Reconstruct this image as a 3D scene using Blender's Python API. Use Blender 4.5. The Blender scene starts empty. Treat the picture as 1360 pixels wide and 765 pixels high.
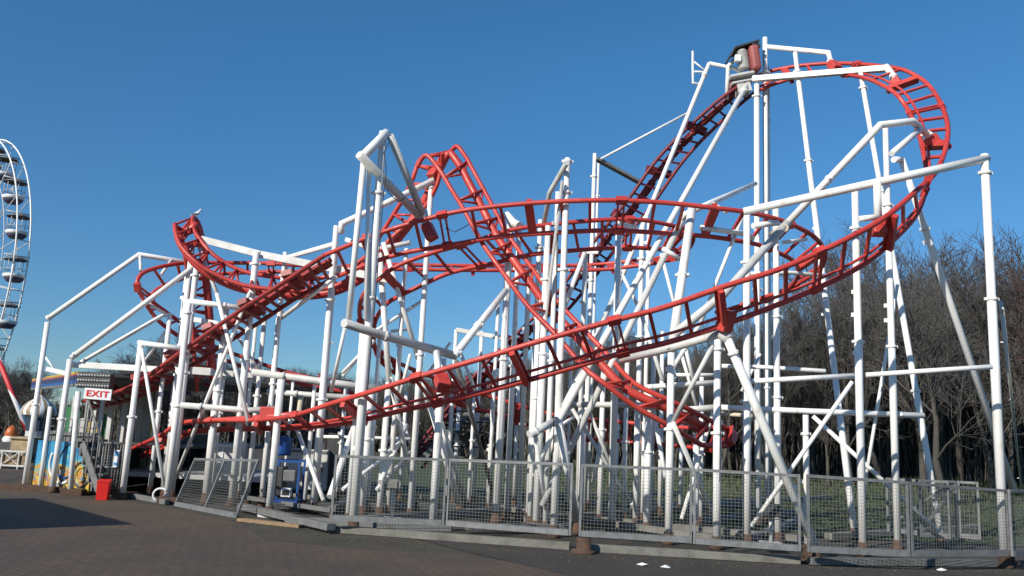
import bpy, bmesh, math, random
from mathutils import Vector, Matrix
random.seed(7)
S = bpy.context.scene
COL = S.collection
R = math.radians

# ------------------------------------------------------------------ camera
FPX, W0, H0 = 1130.0, 1360.0, 765.0
EYE = Vector((0, 0, 1.7))
PITCH = math.atan((577 - H0 / 2) / FPX)
ROLL = 0.047
fwd = Vector((0, math.cos(PITCH), math.sin(PITCH)))
r0 = Vector((1, 0, 0)); u0 = Vector((0, -math.sin(PITCH), math.cos(PITCH)))
rgt = r0 * math.cos(ROLL) + u0 * math.sin(ROLL)
up = u0 * math.cos(ROLL) - r0 * math.sin(ROLL)
cam = bpy.data.cameras.new('camera'); cam.sensor_width = 36; cam.lens = 36 * FPX / W0
cam.clip_start = 0.1; cam.clip_end = 3000
co = bpy.data.objects.new('camera', cam); COL.objects.link(co)
co.matrix_world = Matrix(((rgt.x, up.x, -fwd.x, EYE.x), (rgt.y, up.y, -fwd.y, EYE.y), (rgt.z, up.z, -fwd.z, EYE.z), (0, 0, 0, 1)))
S.camera = co

# ------------------------------------------------------------------ light
SUN_EL, SUN_AZ = R(30), R(43)          # azimuth measured to the left of straight behind the camera
sdir = Vector((-math.sin(SUN_AZ) * math.cos(SUN_EL), -math.cos(SUN_AZ) * math.cos(SUN_EL), math.sin(SUN_EL)))
w = bpy.data.worlds.new('World'); S.world = w; w.use_nodes = True
nt = w.node_tree; nt.nodes.clear()
sky = nt.nodes.new('ShaderNodeTexSky'); sky.sky_type = 'NISHITA'; sky.sun_disc = False
sky.sun_elevation = SUN_EL; sky.sun_rotation = math.atan2(sdir.x, sdir.y)
sky.air_density = 1.0; sky.dust_density = 0.0; sky.ozone_density = 6.0; sky.altitude = 50
bg = nt.nodes.new('ShaderNodeBackground'); bg.inputs['Strength'].default_value = 0.112
wo = nt.nodes.new('ShaderNodeOutputWorld')
tint = nt.nodes.new('ShaderNodeMix'); tint.data_type = 'RGBA'; tint.blend_type = 'MULTIPLY'; tint.inputs[0].default_value = 1
wtc = nt.nodes.new('ShaderNodeTexCoord'); wsp = nt.nodes.new('ShaderNodeSeparateXYZ'); nt.links.new(wtc.outputs['Generated'], wsp.inputs[0])
wcr = nt.nodes.new('ShaderNodeValToRGB')                    # clear winter air: deeper blue overhead, paler near the horizon
wcr.color_ramp.elements[0].position = 0.0; wcr.color_ramp.elements[0].color = (0.44, 0.54, 0.62, 1)
wcr.color_ramp.elements[1].position = 0.42; wcr.color_ramp.elements[1].color = (0.43, 0.80, 0.88, 1)
nt.links.new(wsp.outputs['Z'], wcr.inputs[0]); nt.links.new(wcr.outputs[0], tint.inputs[7])
nt.links.new(sky.outputs[0], tint.inputs[6]); nt.links.new(tint.outputs[2], bg.inputs[0]); nt.links.new(bg.outputs[0], wo.inputs[0])
sl = bpy.data.lights.new('sun', 'SUN'); sl.energy = 4.4; sl.angle = R(0.53); sl.color = (1, 0.94, 0.84)
so = bpy.data.objects.new('sun', sl); COL.objects.link(so)
so.rotation_mode = 'QUATERNION'; so.rotation_quaternion = sdir.to_track_quat('Z', 'Y')
S.view_settings.view_transform = 'Standard'; S.view_settings.look = 'None'
S.view_settings.exposure = 0.35; S.view_settings.gamma = 1
S.render.engine = 'CYCLES'

# ------------------------------------------------------------------ pixel helpers (photo pixels -> world)
def ray(px, py):
    return fwd + rgt * ((px - W0 / 2) / FPX) + up * (-(py - H0 / 2) / FPX)
def P(px, py, Y):
    d = ray(px, py); return EYE + d * (Y / d.y)
def G(px, py, z=0.0):
    d = ray(px, py); return EYE + d * ((z - EYE.z) / d.z)
def proj(p):
    v = p - EYE; k = FPX / v.dot(fwd)
    return W0 / 2 + v.dot(rgt) * k, H0 / 2 - v.dot(up) * k
def zfor(x, y, py):
    lo, hi = -2.0, 30.0
    for _ in range(50):
        m = (lo + hi) / 2
        if proj(Vector((x, y, m)))[1] > py: lo = m
        else: hi = m
    return lo
def lerp(tab, x):
    if x <= tab[0][0]: return tab[0][1]
    for (a, b), (c, d) in zip(tab, tab[1:]):
        if x <= c: return b + (d - b) * (x - a) / (c - a)
    return tab[-1][1]

# ------------------------------------------------------------------ materials
def mat(name, col, rough=0.5, metal=0.0, var=0.0, scale=3.0, dark=None, bump=0.0, bscale=40, detail=6, stretch=None, emit=None):
    m = bpy.data.materials.new(name); m.use_nodes = True
    n = m.node_tree; b = n.nodes['Principled BSDF']
    b.inputs['Roughness'].default_value = rough; b.inputs['Metallic'].default_value = metal
    b.inputs['Base Color'].default_value = (*col, 1)
    tc = n.nodes.new('ShaderNodeTexCoord'); src = tc.outputs['Object']
    if stretch:
        mp = n.nodes.new('ShaderNodeMapping'); mp.inputs['Scale'].default_value = stretch
        n.links.new(src, mp.inputs[0]); src = mp.outputs[0]
    if var or dark:
        ns = n.nodes.new('ShaderNodeTexNoise'); ns.inputs['Scale'].default_value = scale; ns.inputs['Detail'].default_value = detail
        ns.inputs['Roughness'].default_value = 0.65
        n.links.new(src, ns.inputs['Vector'])
        cr = n.nodes.new('ShaderNodeValToRGB')
        d = dark if dark else tuple(c * (1 - var) for c in col)
        cr.color_ramp.elements[0].position = 0.33; cr.color_ramp.elements[1].position = 0.62
        cr.color_ramp.elements[0].color = (*d, 1); cr.color_ramp.elements[1].color = (*col, 1)
        n.links.new(ns.outputs['Fac'], cr.inputs[0]); n.links.new(cr.outputs[0], b.inputs['Base Color'])
    if bump:
        nb = n.nodes.new('ShaderNodeTexNoise'); nb.inputs['Scale'].default_value = bscale
        n.links.new(src, nb.inputs['Vector'])
        bp = n.nodes.new('ShaderNodeBump'); bp.inputs['Strength'].default_value = bump; bp.inputs['Distance'].default_value = 0.02
        n.links.new(nb.outputs['Fac'], bp.inputs['Height']); n.links.new(bp.outputs[0], b.inputs['Normal'])
    return m

def white_paint():
    m = mat('white_paint', (0.80, 0.79, 0.76), 0.42)
    n = m.node_tree; b = n.nodes['Principled BSDF']
    tc = n.nodes.new('ShaderNodeTexCoord')
    def ramp(scale, p0, p1, c0, c1, stretch=(1, 1, 1)):
        mp = n.nodes.new('ShaderNodeMapping'); mp.inputs['Scale'].default_value = stretch
        n.links.new(tc.outputs['Object'], mp.inputs[0])
        ns = n.nodes.new('ShaderNodeTexNoise'); ns.inputs['Scale'].default_value = scale; ns.inputs['Detail'].default_value = 7; ns.inputs['Roughness'].default_value = 0.7
        n.links.new(mp.outputs[0], ns.inputs['Vector'])
        cr = n.nodes.new('ShaderNodeValToRGB')
        cr.color_ramp.elements[0].position = p0; cr.color_ramp.elements[1].position = p1
        cr.color_ramp.elements[0].color = (*c0, 1); cr.color_ramp.elements[1].color = (*c1, 1)
        n.links.new(ns.outputs['Fac'], cr.inputs[0]); return cr
    a = ramp(0.8, 0.33, 0.60, (0.73, 0.71, 0.65), (0.82, 0.815, 0.80))
    c = ramp(6.0, 0.30, 0.42, (0.66, 0.60, 0.52), (1, 1, 1), (1, 1, 0.25))
    mx = n.nodes.new('ShaderNodeMix'); mx.data_type = 'RGBA'; mx.blend_type = 'MULTIPLY'; mx.inputs[0].default_value = 0.8
    n.links.new(a.outputs[0], mx.inputs[6]); n.links.new(c.outputs[0], mx.inputs[7])
    k = ramp(13, 0.27, 0.31, (0.42, 0.25, 0.13), (1, 1, 1), (1, 1, 0.35))
    m2 = n.nodes.new('ShaderNodeMix'); m2.data_type = 'RGBA'; m2.blend_type = 'MULTIPLY'; m2.inputs[0].default_value = 0.85
    n.links.new(mx.outputs[2], m2.inputs[6]); n.links.new(k.outputs[0], m2.inputs[7])
    n.links.new(m2.outputs[2], b.inputs['Base Color'])
    return m
M = {}
M['white'] = white_paint()
M['cream'] = mat('aged_cream_paint', (0.66, 0.60, 0.46), 0.55, dark=(0.50, 0.42, 0.28), scale=2.5)
def worn_red():
    m = mat('red_paint', (0.56, 0.066, 0.046), 0.45)
    n = m.node_tree; b = n.nodes['Principled BSDF']; tc = n.nodes.new('ShaderNodeTexCoord')
    def noise(sc, det, p0, p1, c0, c1):
        ns = n.nodes.new('ShaderNodeTexNoise'); ns.inputs['Scale'].default_value = sc; ns.inputs['Detail'].default_value = det; ns.inputs['Roughness'].default_value = .7
        n.links.new(tc.outputs['Object'], ns.inputs['Vector']); cr = n.nodes.new('ShaderNodeValToRGB')
        cr.color_ramp.elements[0].position = p0; cr.color_ramp.elements[1].position = p1
        cr.color_ramp.elements[0].color = (*c0, 1); cr.color_ramp.elements[1].color = (*c1, 1); n.links.new(ns.outputs['Fac'], cr.inputs[0]); return cr
    f = noise(.55, 3, .35, .68, (0.42, 0.034, 0.027), (0.57, 0.068, 0.050))      # sun-faded and fresher stretches
    g = noise(9, 6, .30, .46, (0.48, 0.40, 0.36), (1, 1, 1))                     # grease and scuffs
    mx = n.nodes.new('ShaderNodeMix'); mx.data_type = 'RGBA'; mx.blend_type = 'MULTIPLY'; mx.inputs[0].default_value = .75
    n.links.new(f.outputs[0], mx.inputs[6]); n.links.new(g.outputs[0], mx.inputs[7]); n.links.new(mx.outputs[2], b.inputs['Base Color'])
    r_ = noise(6, 4, .3, .7, (.32, .32, .32), (.62, .62, .62)); n.links.new(r_.outputs[0], b.inputs['Roughness'])
    return m
M['red'] = worn_red()
M['redb'] = mat('faded_red_paint', (0.33, 0.085, 0.08), 0.6, dark=(0.24, 0.06, 0.055), scale=3)
M['darkred'] = mat('shaded_red_paint', (0.21, 0.020, 0.024), 0.55, dark=(0.11, 0.012, 0.016), scale=4)  # track red with the shade of the lift's underside put into the colour
M['brickred'] = mat('brownish_red_paint', (0.33, 0.038, 0.030), 0.5, dark=(0.20, 0.022, 0.020), scale=3)  # darker, browner red for the lower left track
M['rust'] = mat('rusty_iron', (0.10, 0.054, 0.033), 0.9, dark=(0.045, 0.030, 0.022), scale=14)
M['galv'] = mat('galvanised_steel', (0.215, 0.22, 0.22), 0.55, 0.3, dark=(0.14, 0.145, 0.145), scale=9)
M['wire'] = mat('grey_wire', (0.17, 0.175, 0.17), 0.6, 0.3)
M['steel'] = mat('grey_steel', (0.17, 0.175, 0.175), 0.65, 0.1, dark=(0.12, 0.12, 0.11), scale=4)
M['greywhite'] = mat('weathered_shaded_white_paint', (0.60, 0.60, 0.58), 0.5, dark=(0.44, 0.43, 0.40), scale=2.5)  # weathered white; also stands in for shade on some coaster tubes
M['black'] = mat('black_rubber', (0.02, 0.02, 0.022), 0.6)
M['darkgrey'] = mat('dark_grey_paint', (0.05, 0.052, 0.055), 0.55, dark=(0.03, 0.03, 0.03), scale=5)
M['concrete'] = mat('concrete', (0.19, 0.185, 0.16), 0.9, dark=(0.11, 0.105, 0.09), scale=4, bump=0.3)
M['wood'] = mat('weathered_wood', (0.30, 0.20, 0.11), 0.85, dark=(0.16, 0.11, 0.07), scale=5, stretch=(1, 8, 8))
M['bin'] = mat('bright_red_plastic', (0.62, 0.02, 0.015), 0.35)
M['blue'] = mat('blue_plastic', (0.015, 0.07, 0.26), 0.4)
M['yellow'] = mat('yellow_paint', (0.50, 0.36, 0.04), 0.5, dark=(0.38, 0.25, 0.03), scale=6)
M['green'] = mat('green_paint', (0.02, 0.16, 0.05), 0.5)
M['navy'] = mat('navy_trim', (0.03, 0.03, 0.09), 0.5)
M['purple'] = mat('purple_paint', (0.10, 0.04, 0.20), 0.5)
M['orange'] = mat('orange_paint', (0.45, 0.11, 0.02), 0.45)
M['tan'] = mat('tan_paint', (0.38, 0.28, 0.15), 0.6, dark=(0.22, 0.15, 0.08), scale=3)
M['signwhite'] = mat('white_sign_board', (0.78, 0.78, 0.78), 0.4, dark=(0.66, 0.66, 0.66), scale=3)
M['glass'] = mat('dark_window', (0.03, 0.05, 0.08), 0.08)
M['bark'] = mat('bark', (0.082, 0.074, 0.062), 0.95, dark=(0.052, 0.047, 0.040), scale=6, bump=0.5, bscale=18, stretch=(1, 1, 0.3))
M['twig'] = mat('twigs', (0.110, 0.102, 0.094), 0.95, dark=(0.072, 0.066, 0.060), scale=0.5)
M['twigred'] = mat('russet_twigs', (0.085, 0.055, 0.05), 0.95, dark=(0.075, 0.045, 0.038), scale=0.5)
M['ivy'] = mat('ivy_leaves', (0.080, 0.076, 0.055), 0.85, dark=(0.055, 0.048, 0.036), scale=1.5)
M['thicket'] = mat('thicket_stems', (0.105, 0.094, 0.080), 0.95, dark=(0.062, 0.056, 0.048), scale=0.4)
M['grassblade'] = mat('rough_grass', (0.040, 0.066, 0.020), 0.9, dark=(0.058, 0.058, 0.026), scale=0.7)
M['gull'] = mat('white_feathers', (0.8, 0.8, 0.8), 0.7)
M['gullgrey'] = mat('grey_feathers', (0.12, 0.12, 0.13), 0.7)
M['timber_wall'] = mat('painted_cladding', (0.4, 0.38, 0.35), 0.8, dark=(0.3, 0.28, 0.26), scale=2)

# ------------------------------------------------------------------ mesh helpers
class MB:
    def __init__(s): s.v = []; s.f = []; s.sm = []
    def add(s, vs, fs, smooth=False):
        o = len(s.v); s.v += [Vector(v) for v in vs]; s.f += [tuple(i + o for i in f) for f in fs]; s.sm += [smooth] * len(fs)
        return s
    def box(s, c, size, rot=None):
        c = Vector(c); hx, hy, hz = (d / 2 for d in size)
        vs = [Vector((x, y, z)) for x in (-hx, hx) for y in (-hy, hy) for z in (-hz, hz)]
        if rot is not None: vs = [rot @ v for v in vs]
        return s.add([c + v for v in vs], [(0, 1, 3, 2), (4, 6, 7, 5), (0, 4, 5, 1), (2, 3, 7, 6), (0, 2, 6, 4), (1, 5, 7, 3)])
    def beam(s, a, b, wd, ht, upv=(0, 0, 1)):
        a = Vector(a); b = Vector(b); d = (b - a); L = d.length; d = d / L
        sd = d.cross(Vector(upv))
        if sd.length < 1e-3: sd = d.cross(Vector((0, 1, 0)))
        sd.normalize(); u = sd.cross(d)
        vs = []
        for p in (a, b):
            for x, y in ((-1, -1), (1, -1), (1, 1), (-1, 1)):
                vs.append(p + sd * (x * wd / 2) + u * (y * ht / 2))
        return s.add(vs, [(0, 1, 2, 3), (7, 6, 5, 4), (0, 4, 5, 1), (1, 5, 6, 2), (2, 6, 7, 3), (3, 7, 4, 0)])
    def tube(s, pts, r, n=12, r2=None, caps=True):
        pts = [Vector(p) for p in pts]; k = len(pts)
        if k < 2: return s
        tang = []
        for i in range(k):
            a = pts[max(i - 1, 0)]; b = pts[min(i + 1, k - 1)]; p = pts[i]
            t = Vector()
            if i > 0: t += (p - pts[i - 1]).normalized()
            if i < k - 1: t += (pts[i + 1] - p).normalized()
            tang.append(t.normalized() if t.length > 1e-6 else Vector((0, 0, 1)))
        ref = Vector((0, 0, 1)) if abs(tang[0].z) < 0.9 else Vector((1, 0, 0))
        u = tang[0].cross(ref).normalized()
        vs = []; rad = r
        for i in range(k):
            t = tang[i]; u = (u - t * u.dot(t)).normalized(); v = t.cross(u)
            if r2 is not None: rad = r + (r2 - r) * i / (k - 1)
            # mitre widening
            if 0 < i < k - 1:
                c = max(0.5, (pts[i + 1] - pts[i]).normalized().dot(t))
            else: c = 1
            for j in range(n):
                a = 2 * math.pi * j / n
                off = (u * math.cos(a) + v * math.sin(a)) * rad
                if c < 0.999:
                    din = ((pts[i + 1] - pts[i]).normalized() - (pts[i] - pts[i - 1]).normalized())
                    if din.length > 1e-6:
                        din.normalize(); off = off + din * off.dot(din) * (1 / c - 1)
                vs.append(pts[i] + off)
        fs = [(i * n + j, i * n + (j + 1) % n, (i + 1) * n + (j + 1) % n, (i + 1) * n + j) for i in range(k - 1) for j in range(n)]
        s.add(vs, fs, True)
        if caps:
            o = len(s.v) - len(vs)
            s.f.append(tuple(o + j for j in reversed(range(n)))); s.sm.append(False)
            s.f.append(tuple(o + (k - 1) * n + j for j in range(n))); s.sm.append(False)
        return s
    def lathe(s, c, prof, n=20, axis=None):
        q = Vector((0, 0, 1)).rotation_difference(Vector(axis).normalized()).to_matrix() if axis is not None else Matrix.Identity(3)
        c = Vector(c); vs = []
        for r, z in prof:
            for j in range(n):
                a = 2 * math.pi * j / n; vs.append(c + q @ Vector((r * math.cos(a), r * math.sin(a), z)))
        k = len(prof)
        fs = [(i * n + j, i * n + (j + 1) % n, (i + 1) * n + (j + 1) % n, (i + 1) * n + j) for i in range(k - 1) for j in range(n)]
        return s.add(vs, fs, True)
    def build(s, name, m, parent=None, off=None, bevel=0):
        me = bpy.data.meshes.new(name)
        me.from_pydata([tuple(v) for v in s.v], [], s.f)
        me.polygons.foreach_set('use_smooth', s.sm)
        bm = bmesh.new(); bm.from_mesh(me); bmesh.ops.recalc_face_normals(bm, faces=bm.faces); bm.to_mesh(me); bm.free()
        for mm in (m if isinstance(m, (list, tuple)) else [m]): me.materials.append(mm)
        o = bpy.data.objects.new(name, me); COL.objects.link(o)
        if parent is not None:
            o.parent = parent
            if off is not None: o.location = off
        if bevel:
            b = o.modifiers.new('bevel', 'BEVEL'); b.width = bevel; b.segments = 2; b.limit_method = 'ANGLE'
        return o
def tag(o, label=None, cat=None, group=None, kind=None):
    if label: o['label'] = label
    if cat: o['category'] = cat
    if group: o['group'] = group
    if kind: o['kind'] = kind
    return o
def thing(name, label, cat, loc=(0, 0, 0), rz=0, group=None):
    o = bpy.data.objects.new(name, None); COL.objects.link(o); o.empty_display_size = 0.2
    o.location = loc; o.rotation_euler = (0, 0, rz)
    return tag(o, label, cat, group)
def copy_tree(o, parent=None):
    c = o.copy(); COL.objects.link(c)
    if parent is not None: c.parent = parent
    for ch in list(o.children): copy_tree(ch, c)
    return c

# ------------------------------------------------------------------ ground
def sheet(name, pts, z, m):
    b = MB(); b.add([(x, y, z) for x, y in pts], [tuple(range(len(pts)))])
    return tag(b.build(name, m), kind='structure')
def ground_mat():
    m = mat('bare_ground', (0.060, 0.050, 0.036), 0.95, dark=(0.030, 0.030, 0.019), scale=1.1, bump=0.5, bscale=12)
    return m
sheet('ground', [(-900, -60), (900, -60), (900, 1500), (-900, 1500)], 0.0, ground_mat())
def paving_mat():
    m = bpy.data.materials.new('block_paving'); m.use_nodes = True; n = m.node_tree; b = n.nodes['Principled BSDF']
    tc = n.nodes.new('ShaderNodeTexCoord'); mp = n.nodes.new('ShaderNodeMapping'); mp.inputs['Rotation'].default_value = (0, 0, R(28))
    n.links.new(tc.outputs['Object'], mp.inputs[0])
    br = n.nodes.new('ShaderNodeTexBrick'); br.inputs['Scale'].default_value = 1.0
    br.inputs['Brick Width'].default_value = 0.24; br.inputs['Row Height'].default_value = 0.12; br.inputs['Mortar Size'].default_value = 0.009
    br.inputs['Mortar Smooth'].default_value = 0.3
    br.inputs['Color1'].default_value = (0.112, 0.089, 0.069, 1); br.inputs['Color2'].default_value = (0.093, 0.075, 0.059, 1); br.inputs['Mortar'].default_value = (0.046, 0.039, 0.031, 1)
    wn = n.nodes.new('ShaderNodeTexNoise'); wn.inputs['Scale'].default_value = 1.7; wn.inputs['Detail'].default_value = 3; n.links.new(tc.outputs['Object'], wn.inputs['Vector'])
    ws = n.nodes.new('ShaderNodeVectorMath'); ws.operation = 'SCALE'; ws.inputs['Scale'].default_value = 0.11; n.links.new(wn.outputs['Color'], ws.inputs[0])
    wa = n.nodes.new('ShaderNodeVectorMath'); wa.operation = 'ADD'; n.links.new(mp.outputs[0], wa.inputs[0]); n.links.new(ws.outputs[0], wa.inputs[1])
    n.links.new(wa.outputs[0], br.inputs['Vector'])       # unevenly settled rows
    ns = n.nodes.new('ShaderNodeTexNoise'); ns.inputs['Scale'].default_value = 0.42; ns.inputs['Detail'].default_value = 10; ns.inputs['Roughness'].default_value = 0.68
    n.links.new(tc.outputs['Object'], ns.inputs['Vector'])
    cr = n.nodes.new('ShaderNodeValToRGB'); cr.color_ramp.elements[0].position = 0.35; cr.color_ramp.elements[1].position = 0.68
    cr.color_ramp.elements[0].color = (0.58, 0.58, 0.56, 1); cr.color_ramp.elements[1].color = (1.05, 0.88, 0.72, 1)
    n.links.new(ns.outputs['Fac'], cr.inputs[0])
    mx = n.nodes.new('ShaderNodeMix'); mx.data_type = 'RGBA'; mx.blend_type = 'MULTIPLY'; mx.inputs[0].default_value = 1
    n.links.new(br.outputs['Color'], mx.inputs[6]); n.links.new(cr.outputs[0], mx.inputs[7])
    n2 = n.nodes.new('ShaderNodeTexNoise'); n2.inputs['Scale'].default_value = 30; n2.inputs['Detail'].default_value = 5
    n.links.new(tc.outputs['Object'], n2.inputs['Vector'])
    c2 = n.nodes.new('ShaderNodeValToRGB'); c2.color_ramp.elements[0].color = (0.7, 0.7, 0.7, 1); c2.color_ramp.elements[1].color = (1.25, 1.25, 1.25, 1)
    n.links.new(n2.outputs['Fac'], c2.inputs[0])
    m2 = n.nodes.new('ShaderNodeMix'); m2.data_type = 'RGBA'; m2.blend_type = 'MULTIPLY'; m2.inputs[0].default_value = 1
    n.links.new(mx.outputs[2], m2.inputs[6]); n.links.new(c2.outputs[0], m2.inputs[7])
    n.links.new(m2.outputs[2], b.inputs['Base Color'])
    b.inputs['Roughness'].default_value = 0.8
    bp = n.nodes.new('ShaderNodeBump'); bp.inputs['Strength'].default_value = 0.6; bp.inputs['Distance'].default_value = 0.008
    inv = n.nodes.new('ShaderNodeMath'); inv.operation = 'SUBTRACT'; inv.inputs[0].default_value = 1
    n.links.new(br.outputs['Fac'], inv.inputs[1]); n.links.new(inv.outputs[0], bp.inputs['Height']); n.links.new(bp.outputs[0], b.inputs['Normal'])
    return m
sheet('paving', [(-60, -20), (60, -20), (60, 12.0), (8, 12.0), (4.0, 11.55), (0.2, 12.05), (-3.4, 12.9), (-4.4, 14.9), (-6.5, 17.0), (-8.5, 18.5), (-12, 19.8), (-14, 30), (-60, 60)], 0.004, paving_mat())
# smooth dark tarmac strip in front of the fence on the right
M['tarmac'] = mat('tarmac', (0.041, 0.035, 0.030), 0.9, dark=(0.026, 0.023, 0.020), scale=1.2, bump=0.4, bscale=60)
sheet('tarmac_strip', [(tuple(G(x, y).xy)) for x, y in ((520, 708), (640, 738), (800, 775), (1400, 800), (1420, 762), (1200, 757), (1000, 749), (800, 733), (640, 718))], 0.008, M['tarmac'])
M['lawn'] = mat('lawn', (0.034, 0.058, 0.017), 0.95, dark=(0.044, 0.052, 0.022), scale=0.8, bump=0.8, bscale=30)
sheet('lawn', [(-8, 21), (2, 17.2), (60, 17.2), (90, 60), (-8, 60)], 0.006, M['lawn'])

# ------------------------------------------------------------------ the coaster
RC = thing('roller_coaster', 'tall red tracked steel roller coaster on white tubular columns behind the mesh fence', 'roller coaster', (0, 15, 0))
ROFF = Vector((0, -15, 0))
def part(mb, name, m, parent=None, bevel=0):
    if parent is None: return mb.build(name, m, RC, ROFF, bevel)
    return mb.build(name, m, parent, None, bevel)      # sub-part shares the parent's frame

def solve_pair(a, b, Y, sg, gauge):
    lo, hi = 0.0, gauge
    f = lambda t: (P(a[0], a[1], Y + sg * t / 2) - P(b[0], b[1], Y - sg * t / 2)).length
    if f(0) >= gauge: return P(*a, Y), P(*b, Y)
    for _ in range(40):
        m_ = (lo + hi) / 2
        if f(m_) < gauge: lo = m_
        else: hi = m_
    return P(*a, Y + sg * lo / 2), P(*b, Y - sg * lo / 2)
def catmull(pts, per=14):
    out = []; k = len(pts)
    for i in range(k - 1):
        p0 = pts[max(i - 1, 0)]; p1 = pts[i]; p2 = pts[i + 1]; p3 = pts[min(i + 2, k - 1)]
        for j in range(per):
            t = j / per; t2 = t * t; t3 = t2 * t
            out.append(0.5 * ((2 * p1) + (p2 - p0) * t + (2 * p0 - 5 * p1 + 4 * p2 - p3) * t2 + (3 * p1 - p0 - 3 * p2 + p3) * t3))
    out.append(pts[-1]); return out
ALLT = {}
rest_ties = {}
def track(key, ctrl, gauge=0.72, rail_r=0.047, spine=None, spine_side=1, spine_off=0.26, spine_pos=0.5, tie=0.55, style='ladder',
          individual=False, m=None, label=None, wide=6, smooth=2):
    m = m or M['red']
    pa = []; pb = []; sgs = []
    for c in ctrl:
        sg = c[5] if len(c) > 5 else -1          # -1: rail a nearer the camera
        A, B = solve_pair((c[0], c[1]), (c[2], c[3]), c[4], sg, gauge); pa.append(A); pb.append(B)
    ca = catmull(pa); cb = catmull(pb)
    for _ in range(smooth):                       # light smoothing of kinks
        for c in (ca, cb):
            d = [c[0]] + [(c[i - 2 if i > 1 else 0] + c[i - 1] * 2 + c[i] * 3 + c[i + 1] * 2 + c[min(i + 2, len(c) - 1)]) / 9 for i in range(1, len(c) - 1)] + [c[-1]]
            c[:] = d
    cen = [(x + y) / 2 for x, y in zip(ca, cb)]; N = len(cen)
    nor = []
    for i in range(N):
        t = cen[min(i + 1, N - 1)] - cen[max(i - 1, 0)]
        n_ = t.cross(cb[i] - ca[i])
        nor.append(n_.normalized() if n_.length > 1e-9 else Vector((0, 0, 1)))
    sp = [ca[i] * (1 - spine_pos) + cb[i] * spine_pos + nor[i] * (spine_side * spine_off) for i in range(N)]
    root = None
    b = MB(); b.tube(ca, rail_r, 8); root = part(b, 'track', m)
    if label: root['label'] = label
    b = MB(); b.tube(cb, rail_r, 8); part(b, 'rail', m, root)
    if spine:
        b = MB(); b.tube(sp, spine, 10); part(b, 'spine_tube', m, root)
    # ties along the length
    acc = tie * 0.5; k = 0; fl = MB(); nflange = 0
    for i in range(1, N):
        step = (cen[i] - cen[i - 1]).length; acc += step
        if acc >= tie:
            acc -= tie; k += 1
            tb = MB() if individual else rest_ties.setdefault(m.name, (MB(), m))[0]
            t = (cen[min(i + 1, N - 1)] - cen[i - 1]).normalized()
            A, B, C = ca[i], cb[i], sp[i]
            if style == 'ladder':
                if wide and k % wide == 2:
                    tb.beam(A, B, 0.16, 0.03, nor[i])
                    tb.beam(A + nor[i] * spine_side * 0.08, B + nor[i] * spine_side * 0.08, 0.09, 0.11, nor[i])
                elif wide and k % wide == 5:
                    for s_ in (-0.055, 0.055):
                        tb.beam(A + t * s_, B + t * s_, 0.035, 0.05, nor[i])
                    for q in (A, B):
                        tb.beam(q - t * 0.10, q + t * 0.10, 0.115, 0.115, nor[i])
                else:
                    tb.beam(A, B, 0.055, 0.045, nor[i])
                if spine and spine >= 0.06: tb.tube([(A + B) / 2, C], 0.04, 6)
            elif style == 'vee':
                j = min(i + 3, N - 1)
                tb.tube([A, C], 0.028, 6); tb.tube([B, C], 0.028, 6)
                tb.tube([A, B], 0.026, 6)
                mid = sp[min(i + 4, N - 1)]
                tb.tube([A, mid], 0.026, 6); tb.tube([B, mid], 0.026, 6)
            elif style == 'lift':
                tb.beam(A, B, 0.055, 0.05, nor[i])
                q = (A + B) / 2 + nor[i] * spine_side * 0.1
                tb.beam(q - t * 0.16, q + t * 0.16, 0.19, 0.06, nor[i])
                if k % 4 == 0:
                    tb.beam(A + nor[i] * spine_side * 0.18, B + nor[i] * spine_side * 0.18, 0.22, 0.12, nor[i])
            if individual: part(tb, 'cross_tie', m, root)
    ALLT[key] = dict(a=ca, b=cb, c=cen, n=nor, s=sp, root=root)
    return root

TA = [(1000, 103, 1004, 122, 20.3, 1), (1021, 95, 1030, 111, 20.2, 1), (1064, 87, 1074, 99, 19.8, 1), (1120, 84, 1112, 98, 19.2, 1),
      (1188, 90, 1150, 104, 18.2, 1), (1217, 101, 1177, 116, 17.7, 1), (1234, 114, 1192, 127, 17.2), (1246, 131, 1204, 143, 16.7),
      (1256, 154, 1213, 160, 16.1), (1259, 176, 1221, 180, 15.6), (1254, 204, 1227, 205, 15.1), (1241, 231, 1231, 240, 14.6),
      (1213, 257, 1217, 285, 14.05), (1179, 286, 1172, 332, 13.6), (1137, 311, 1130, 361, 13.35), (1085, 336, 1080, 385, 13.2),
      (1031, 359, 1032, 405, 13.15), (960, 381, 965, 430, 13.15), (883, 408, 893, 453, 13.2), (810, 427, 822, 470, 13.3),
      (720, 452, 740, 494, 13.5), (640, 476, 660, 516, 13.75), (563, 498, 590, 533, 14.1), (500, 518, 530, 546, 14.5),
      (440, 536, 470, 560, 15.3), (385, 553, 400, 568, 16.3), (330, 558, 335, 570, 17.6), (275, 558, 280, 572, 18.4),
      (238, 563, 250, 576, 18.9), (210, 580, 228, 590, 19.3), (172, 597, 190, 606, 19.8)]
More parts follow.
